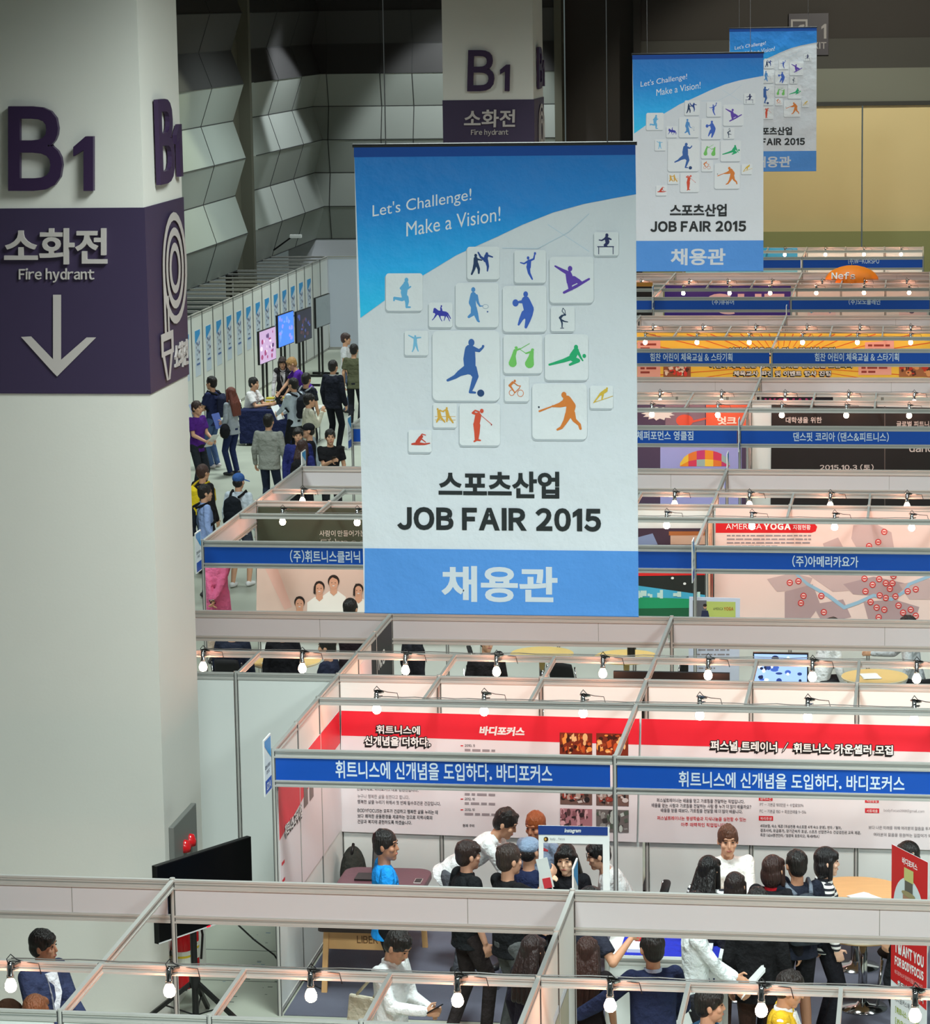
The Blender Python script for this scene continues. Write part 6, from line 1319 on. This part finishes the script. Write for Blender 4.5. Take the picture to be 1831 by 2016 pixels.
m = MB(); m.tube([(0.18, 2.5, 0.70), (0.2, 2.55, 0.86), (0.18, 2.66, 0.80)], 0.014, BLKP, 8); m.build('handle', t, smooth=True)
# round tables
YELT = mat('pale_yellow_top', (216, 184, 116), 0.4, var=0.08, vscale=4, stretch=(1, 8, 1))
def round_table(x, y, label, r=0.42, top=WOOD):
    t = thing('round_table', label, 'table', (x, y, 0), 'round tables')
    m = MB(); m.lathe((x, y, 0.70), [(0.0, 0), (r-0.01, 0.0), (r, 0.006), (r, 0.026), (r-0.006, 0.03), (0.0, 0.03)], top, 40); m.build('tabletop', t)
    m = MB(); m.lathe((x, y, 0.712), [(r+0.0005, 0.0), (r+0.003, 0.003), (r+0.003, 0.012), (r+0.0005, 0.014)], mat('pale_edge_band', (226, 214, 190), 0.4), 40); m.build('edge_band', t)
    m = MB(); m.lathe((x, y, 0.03), [(0.04, 0), (0.04, 0.68)], CHROME, 20); m.build('column', t, smooth=True)
    m = MB(); m.lathe((x, y, 0.008), [(0.0, 0), (0.22, 0.0), (0.22, 0.012), (0.06, 0.035), (0.04, 0.06), (0.0, 0.06)], CHROME, 32); m.build('base', t, smooth=True)
    return t
round_table(5.11, 0.71, 'round wooden table on a chrome column, beside the red standing banner')
round_table(5.02, 1.86, 'larger round wooden table with white papers, right of the woman in stripes', 0.48)
round_table(4.0, 0.92, 'round wooden table between the seated man in white and his visitors', 0.40)
for x, y, lab in ((0.87, 11.9, 'pale yellow round table under the big banner, left one'), (1.95, 11.8, 'pale yellow round table with a green-capped bottle, right under the big banner'), (5.05, 10.9, 'pale yellow round table right of the bright screen')): round_table(x, y, lab, 0.40, YELT)
round_table(-2.3, 11.25, 'pale round table between the people seated beside the column', 0.45, YELT)
t = thing('bottle', 'black bottle with bright green cap on the yellow table', 'bottle', (2.02, 11.7, 0.73)); m = MB(); m.lathe((2.02, 11.7, 0.73), [(0.0, 0), (0.05, 0), (0.05, 0.13), (0.045, 0.15), (0.0, 0.15)], BLKP, 18); m.build('body', t); m = MB(); m.lathe((2.02, 11.7, 0.88), [(0.047, 0.0), (0.047, 0.08), (0.0, 0.085)], cmat((170, 200, 40), 's'), 18); m.build('cap', t)
# chairs
SEATM = mat('black_seat_fabric', (24, 24, 26), 0.8)
def chair(x, y, hdg, label, group='black visitor chairs'):
    t = thing('chair', label, 'chair', (x, y, 0), group); t.rotation_euler = (0, 0, -rad(hdg))
    def put(o): o.parent = t; o.location = (0, 0, 0); return o
    m = MB(); m.ell((0, 0, 0.45), (0.23, 0.22, 0.045), SEATM, 20); put(m.build('seat', None, smooth=True))
    m = MB(); n = 9; vs = []
    for th_ in (0.0, 0.03):
        for j in range(6):
            for i in range(n): q = -0.75+1.5*i/(n-1); w_ = 0.22*(1-0.10*(j/5)**3); vs.append((w_*math.sin(q)*1.1, -0.20-0.02*j+0.10*(1-math.cos(q))-th_, 0.52+0.075*j+(-0.03*abs(q)**2 if j == 5 else 0)))
    N = 6*n; fs = []
    for j in range(5):
        for i in range(n-1): a = j*n+i; fs += [(a, a+1, a+n+1, a+n), (N+a+n, N+a+n+1, N+a+1, N+a)]
    rim = [i for i in range(n)]+[j*n+n-1 for j in range(1, 6)]+[5*n+i for i in range(n-2, -1, -1)]+[j*n for j in range(4, 0, -1)]
    fs += [(rim[i], N+rim[i], N+rim[(i+1) % len(rim)], rim[(i+1) % len(rim)]) for i in range(len(rim))]
    m.add(vs, fs, SEATM); put(m.build('backrest', None, smooth=True))
    for sx in (-1, 1):
        for sy in (-1, 1): m = MB(); m.tube([(sx*0.18, sy*0.17, 0.43), (sx*0.22, sy*0.21, 0.0)], 0.012, CHROME, 10); put(m.build('leg', None, smooth=True))
        m = MB(); m.tube([(sx*0.19, -0.15, 0.44), (sx*0.2, -0.22, 0.52), (sx*0.19, -0.27, 0.85)], 0.011, CHROME, 8); put(m.build('back_post', None, smooth=True))
    return t
for x, y, hg, lab in SEATED: chair(x-0.04*math.sin(rad(hg)), y-0.04*math.cos(rad(hg)), hg, 'black chair under the '+' '.join(lab.split()[:11]).rstrip(','))
chair(5.45, 0.95, -90, 'black chair with chrome legs beside the red standing banner')
for k, (x, y, hg, lab) in enumerate(((1.35, 10.9, 20, 'black chair between the two yellow tables'), (2.55, 11.3, -60, 'black chair right of the table with the bottle'), (0.3, 11.5, 80, 'black chair left of the yellow table under the big banner'), (5.5, 10.3, -30, 'black chair at the yellow table near the right edge'))): chair(x, y, hg, lab)
# counter with leaflets
t = thing('reception_counter', 'white information counter with blue cloth in the aisle before the right booth', 'counter', (3.45, -0.72, 0)); x0, x1, y0, y1, hh = 3.02, 4.0, -0.98, -0.48, 0.95
for x in (x0, x1):
    for y in (y0, y1): m = MB(); m.lathe((x, y, 0), [(0.021, 0), (0.021, hh)], ALU, 8); m.build('post', t)
m = MB(); m.box((x0+0.02, y0-0.006, 0.05), (x1-0.02, y0+0.006, hh-0.06), PANEL); fr = m.build('front_panel', t)
m = MB(); m.box((x0-0.006, y0+0.02, 0.05), (x0+0.006, y1-0.02, hh-0.06), PANEL); m.build('side_panel', t); m = MB(); m.box((x1-0.006, y0+0.02, 0.05), (x1+0.006, y1-0.02, hh-0.06), PANEL); m.build('side_panel', t)
rail('top_rail', (x0, y0, hh), (x1, y0, hh), t, 0.06); m = MB(); m.box((x0-0.02, y0-0.02, hh), (x1+0.02, y1+0.02, hh+0.025), PANEL); m.build('countertop', t)
a = Art(lambda x, y: Vector((x, y0-0.007, -y)), (0, -1, 0)); a.text('INFORMATION', x0+0.22, -0.80, x1-0.08, -0.66, cmat((36, 46, 90)), 1, bold=0.03); o = a.build('lettering', t); o.parent = fr; o.location = (0, 0, 0)
m = MB(); m.box((x0+0.10, y0-0.012, hh+0.0255), (x1-0.05, y1+0.018, hh+0.029), cmat((40, 50, 170), 'c')); tag(m.build('table_cloth', None, (x0+0.1, y0, hh+0.0255)), 'bright blue cloth lying on the information counter', 'cloth')
for k, (dx_, w_, lab) in enumerate(((0.16, 0.26, 'stack of white leaflets on the left of the blue cloth'), (0.62, 0.25, 'stack of white leaflets on the right of the blue cloth'))):
    m = MB(); m.box((x0+dx_, y0+0.05, hh+0.03), (x0+dx_+w_, y0+0.38, hh+0.06), cmat((226, 230, 238))); tag(m.build('leaflet_stack', None, (x0+dx_, y0, hh+0.03)), lab, 'leaflets', 'leaflets on the counter')
    m = MB(); m.box((x0+dx_+0.05, y0+0.26, hh+0.061), (x0+dx_+0.20, y0+0.34, hh+0.085), cmat((190, 30, 44), 's')); tag(m.build('stamp_pad', None, (x0+dx_, y0, hh+0.061), bevel=0.006), ['red stapler-like pad on the left leaflets', 'red stapler-like pad on the right leaflets'][k], 'stamp pad', 'red pads on the counter')
# photo prop frame
yf = -0.62; z_ = lambda x, y: at(x, y, Y=yf)
t = thing('photo_frame_prop', 'white cardboard photo prop frame with blue header held by the woman in black', 'photo prop', z_(1130, 1700))
m = MB(); A_, B_, C_, D_ = z_(1060, 1625), z_(1195, 1627), z_(1070, 1774), z_(1208, 1778); zt, zb = A_.z, at(1070, 1790, Y=yf).z-0.1; xl, xr = A_.x, B_.x+0.02; zh = z_(1100, 1643).z; zw = z_(1100, 1660).z; wl = z_(1070, 1700).x; wr = z_(1187, 1700).x
m.box((xl, yf, zw), (xr, yf+0.008, zt), WHITE); m.box((xl, yf, zb), (wl, yf+0.008, zw), WHITE); m.box((wr, yf, zb), (xr, yf+0.008, zw), WHITE); m.box((wl, yf, zb), (wr, yf+0.008, zb+0.12), WHITE); m.build('frame', t)
a = Art(lambda x, y: at(x, y, Y=yf-0.001), (0, -1, 0)); a.poly([(1059.5, 1625), (1196.5, 1628), (1196.5, 1645), (1060, 1643)], cmat((32, 62, 132)), 1)
a.text('Instagram', 1111, 1631, 1143, 1641, WHITE, 2, bold=0.02, native=True, slant=0.15); a.text('body_focus', 1083, 1649, 1112, 1655, TX, 2); a.ell(1075, 1652, 4.6, 4.8, cmat((60, 40, 34)), 2); a.ell(1074, 1652, 2.2, 2.6, cmat((214, 160, 60)), 3); a.build('printed_artwork', t)
t = thing('leaflet', 'rolled white leaflet with a colourful end beside the photo prop', 'leaflet', at(1076, 1722, Y=-0.66)); p0, p1 = at(1066, 1690, Y=-0.68), at(1080, 1748, Y=-0.68); m = MB(); m.bar(p0, p1, 0.10, 0.006, cmat((206, 212, 210)), (0, 1, 0)); m.build('sheet', t); m = MB(); m.bar(p0+(p1-p0)*0.66+Vector((0, -0.005, 0)), p1+Vector((0, -0.005, 0)), 0.07, 0.004, cmat((190, 50, 60)), (0, 1, 0)); m.build('printed_band', t)
# standing banner
TL, TR = at(1756, 1662, Z=1.8), at(1827, 1698, Z=1.8); du = TR-TL; nb_ = Vector((du.y, -du.x, 0)).normalized()
t = thing('standing_banner', 'red and white standing banner at the right edge of the near booth', 'banner', (TL.x, TL.y, 0)); BH2 = 1.76
m = MB(); vs = [TL, TR, TR-Vector((0, 0, BH2)), TL-Vector((0, 0, BH2))]; m.add(vs+[v-nb_*0.004 for v in vs], [(0, 1, 2, 3), (7, 6, 5, 4), (0, 4, 5, 1), (1, 5, 6, 2), (2, 6, 7, 3), (3, 7, 4, 0)], cmat((226, 228, 230))); m.build('sheet', t)
a = Art(lambda u_, v: TL+du*u_-Vector((0, 0, v)), nb_, 0.0015); RB_ = cmat((198, 36, 36)); a.rect(0, 0, 1, 1.18, RB_, 1); a.poly([(0, 1.18), (1, 1.18), (1, 1.27)], RB_, 1)
a.text('바디포커스', 0.30, 0.06, 0.72, 0.12, WHITE, 2, bold=0.03); pts = [(0.06+0.86*(0.5+0.5*math.cos(math.pi*(1+k/16))), 0.52-0.30*math.sin(math.pi*k/16)) for k in range(17)]+[(0.92, 0.56), (0.06, 0.56)]
a.poly(pts, cmat((206, 220, 222)), 2); a.rect(0.36, 0.14, 0.62, 0.25, cmat((190, 192, 120)), 3); a.rect(0.38, 0.25, 0.60, 0.34, cmat((92, 92, 84)), 3); a.ell(0.49, 0.36, 0.19, 0.025, cmat((150, 140, 100)), 4); a.rect(0.33, 0.38, 0.65, 0.52, cmat((170, 130, 104)), 3)
a.text('I WANT YOU', 0.14, 0.82, 0.92, 0.92, WHITE, 3, bold=0.05, space=0.7); a.text('FOR BODYFOCUS', 0.12, 0.95, 0.92, 1.03, WHITE, 3, bold=0.05, space=0.7)
a.text('바디포커스가 당신의 꿈을 응원합니다', 0.12, 1.07, 0.90, 1.11, cmat((236, 200, 196)), 3); comic = cmat((24, 24, 26)); a.text('휘트니스 트레이너', 0.20, 1.15, 0.92, 1.23, comic, 2, bold=0.08); a.text('휘트니스 트레이너', 0.20, 1.15, 0.92, 1.23, WHITE, 3, bold=0.02)
a.text('바디포커스와 함께 할', 0.12, 1.30, 0.8, 1.35, INK, 2); a.text('[휘트니스 트레이너]', 0.14, 1.39, 0.8, 1.45, cmat((150, 170, 20)), 2, bold=0.02); a.text('[카운셀러]', 0.14, 1.49, 0.6, 1.55, cmat((150, 170, 20)), 2, bold=0.02); a.build('printed_artwork', t)
m = MB(); b0 = TL+du*0.5-nb_*0.03; m.tube([(b0.x, b0.y, 1.8), (b0.x, b0.y, 0.03)], 0.012, CHROME, 8); m.build('stand_pole', t); m = MB(); m.bar((TL.x, TL.y, 0.02)-nb_*0.0 if False else Vector((TL.x, TL.y, 0.02)), Vector((TR.x, TR.y, 0.02)), 0.10, 0.04, ALU); m.build('base', t)
papers((5.12, 1.62, 0.734), 'white papers spread on the larger round wooden table', 30, 0, 0.21, 0.30, n=3)
papers((5.0, 10.85, 0.735), 'white papers on the yellow table near the right edge', 10, 0)
for k, (px_, py_) in enumerate(((432, 1313), (475, 1305))): papers((-2.45+0.3*k, 11.15, 0.735), ['white sheet lying left on the pale table beside the column', 'white sheet lying right on the pale table beside the column'][k], 20*k, 0, n=1)
# yoga board
yq = ROW[1]+0.35; f = YP(yq)
t, a = sheet('white foam board with yoga studio picture before the map graphic', [(1357, 1175), (1457, 1178), (1455, 1345), (1355, 1342)], cmat((214, 218, 236)), f, (0, -1, 0), name='display_board', cat='board', thick=0.012)
a.rect(1364, 1182, 1391, 1216, cmat((112, 110, 116)), 1); a.poly([(1391, 1184), (1448, 1185), (1448, 1217), (1391, 1216)], cmat((196, 206, 110)), 1); a.ell(1388, 1194, 3.4, 4.4, SK, 3); a.ell(1388, 1191.5, 3.8, 3, HR, 4); a.poly([(1380, 1216), (1382, 1202), (1394, 1202), (1397, 1216)], cmat((44, 48, 80)), 3)
a.text('AMERICA', 1404, 1196, 1424, 1201, cmat((110, 110, 70)), 2, native=True); a.text('YOGA', 1425, 1195, 1444, 1202, cmat((190, 100, 40)), 2, bold=0.04); a.lines(1366, 1278, 70, 5, 9, 3, TXL, 2); a.lines(1366, 1325, 40, 1, 9, 3, TXL, 2); a.build('printed_artwork', t)
for s in (1362, 1450): m = MB(); p0 = at(s, 1300, Y=yq+0.03); m.bar((p0.x, yq+0.03, 1.0), (p0.x, yq+0.35, 0.0), 0.03, 0.02, BLKP); m.build('easel_leg', t)
# orange umbrella
c = at(1677, 553, Y=45.3); t = thing('umbrella', 'open orange umbrella with white lettering standing over the far booths', 'umbrella', (c.x, c.y, 0)); R_ = 0.62; hz = c.z
m = MB(); n = 8; vs = [(c.x, c.y, hz+0.36)]; rings = 6
for j in range(1, rings+1):
    for i in range(n*3):
        q = 2*math.pi*i/(n*3); sag = 1-0.06*(0.5-0.5*math.cos(q*n))*(j/rings); r_ = R_*math.sin(math.pi/2*j/rings)*sag; vs.append((c.x+r_*math.cos(q), c.y+r_*math.sin(q), hz+0.36*math.cos(math.pi/2*j/rings)*1.0+0.0))
N = n*3; fs = [(0, 1+i, 1+(i+1) % N) for i in range(N)]
for j in range(rings-1): fs += [(1+j*N+i, 1+(j+1)*N+i, 1+(j+1)*N+(i+1) % N, 1+j*N+(i+1) % N) for i in range(N)]
m.add(vs, fs, cmat((250, 136, 30))); m.build('canopy', t, smooth=True)
def dome(x, y):
    for yy in [45.3-R_+0.02*k for k in range(60)]:
        p = at(x, y, Y=yy); r2 = ((p.x-c.x)**2+(p.y-c.y)**2)/R_**2
        if r2 < 1 and p.z < hz+0.36*math.sqrt(1-r2): return p
    return at(x, y, Y=45.3-R_*0.9)
a = Art(dome, (0, -1, 0), 0.02); a.text('Nefs', 1637, 535, 1684, 549, WHITE, 1, bold=0.03, shear=0.02); a.build('lettering', t)
m = MB(); m.tube([(c.x, c.y, hz+0.40), (c.x, c.y, 0.02)], 0.012, CHROME, 8); m.build('pole', t); m = MB(); m.lathe((c.x, c.y, 0), [(0.0, 0), (0.2, 0), (0.2, 0.05), (0.0, 0.06)], BLKP, 20); m.build('base', t)
# navy table with its things, open floor
c = at(556, 802, Z=0.74); c.z = 0; t = thing('cloth_table', 'table under a navy cloth where the seated man works', 'table', c)
slab(c, 0.80, 0.45, 0.70, 0.735, 0.02, mat('pale_board', (206, 206, 200), 0.5), 'tabletop', t, 0.004)
for sx in (-1, 1):
    for sy in (-1, 1): m = MB(); m.tube([(c.x+sx*0.7, c.y+sy*0.36, 0.7), (c.x+sx*0.7, c.y+sy*0.36, 0.0)], 0.015, CHROME, 8); m.build('leg', t)
m = MB(); m.box((c.x-0.815, c.y-0.465, 0.05), (c.x+0.6, c.y+0.465, 0.741), cmat((34, 40, 74), 'c')); tag(m.build('table_cloth', None, (c.x, c.y, 0.05), bevel=0.02), 'navy cloth draped over the table on the open floor', 'cloth')
for k, (dx_, dy_, s_, lab) in enumerate(((-0.30, 0.25, 0.16, 'yellow box on the navy table, left one'), (0.05, 0.32, 0.18, 'yellow box on the navy table, right one'))):
    m = MB(); m.box((c.x+dx_-s_/2, c.y+dy_-0.08, 0.745), (c.x+dx_+s_/2, c.y+dy_+0.08, 0.91), cmat((206, 190, 60))); m.box((c.x+dx_-s_/2-0.001, c.y+dy_-0.081, 0.85), (c.x+dx_+s_/2+0.001, c.y+dy_+0.081, 0.88), WHITE); tag(m.build('gift_box', None, (c.x+dx_, c.y+dy_, 0.745)), lab, 'box', 'yellow boxes on the navy table')
t = thing('laptop', 'dark laptop on the navy table before the seated man', 'laptop', (c.x-0.1, c.y-0.15, 0.745)); m = MB(); m.box((c.x-0.28, c.y-0.26, 0.745), (c.x+0.06, c.y-0.02, 0.76), BLKP); m.build('base', t); m = MB(); m.bar((c.x+0.07, c.y-0.14, 0.76), (c.x+0.16, c.y-0.14, 0.97), 0.24, 0.012, BLKP, (1, 0, 0)); m.build('lid', t)
papers((c.x+0.45, c.y-0.1, 0.748), 'white sheet lying on the navy table', 20, 0, n=2)
settle()
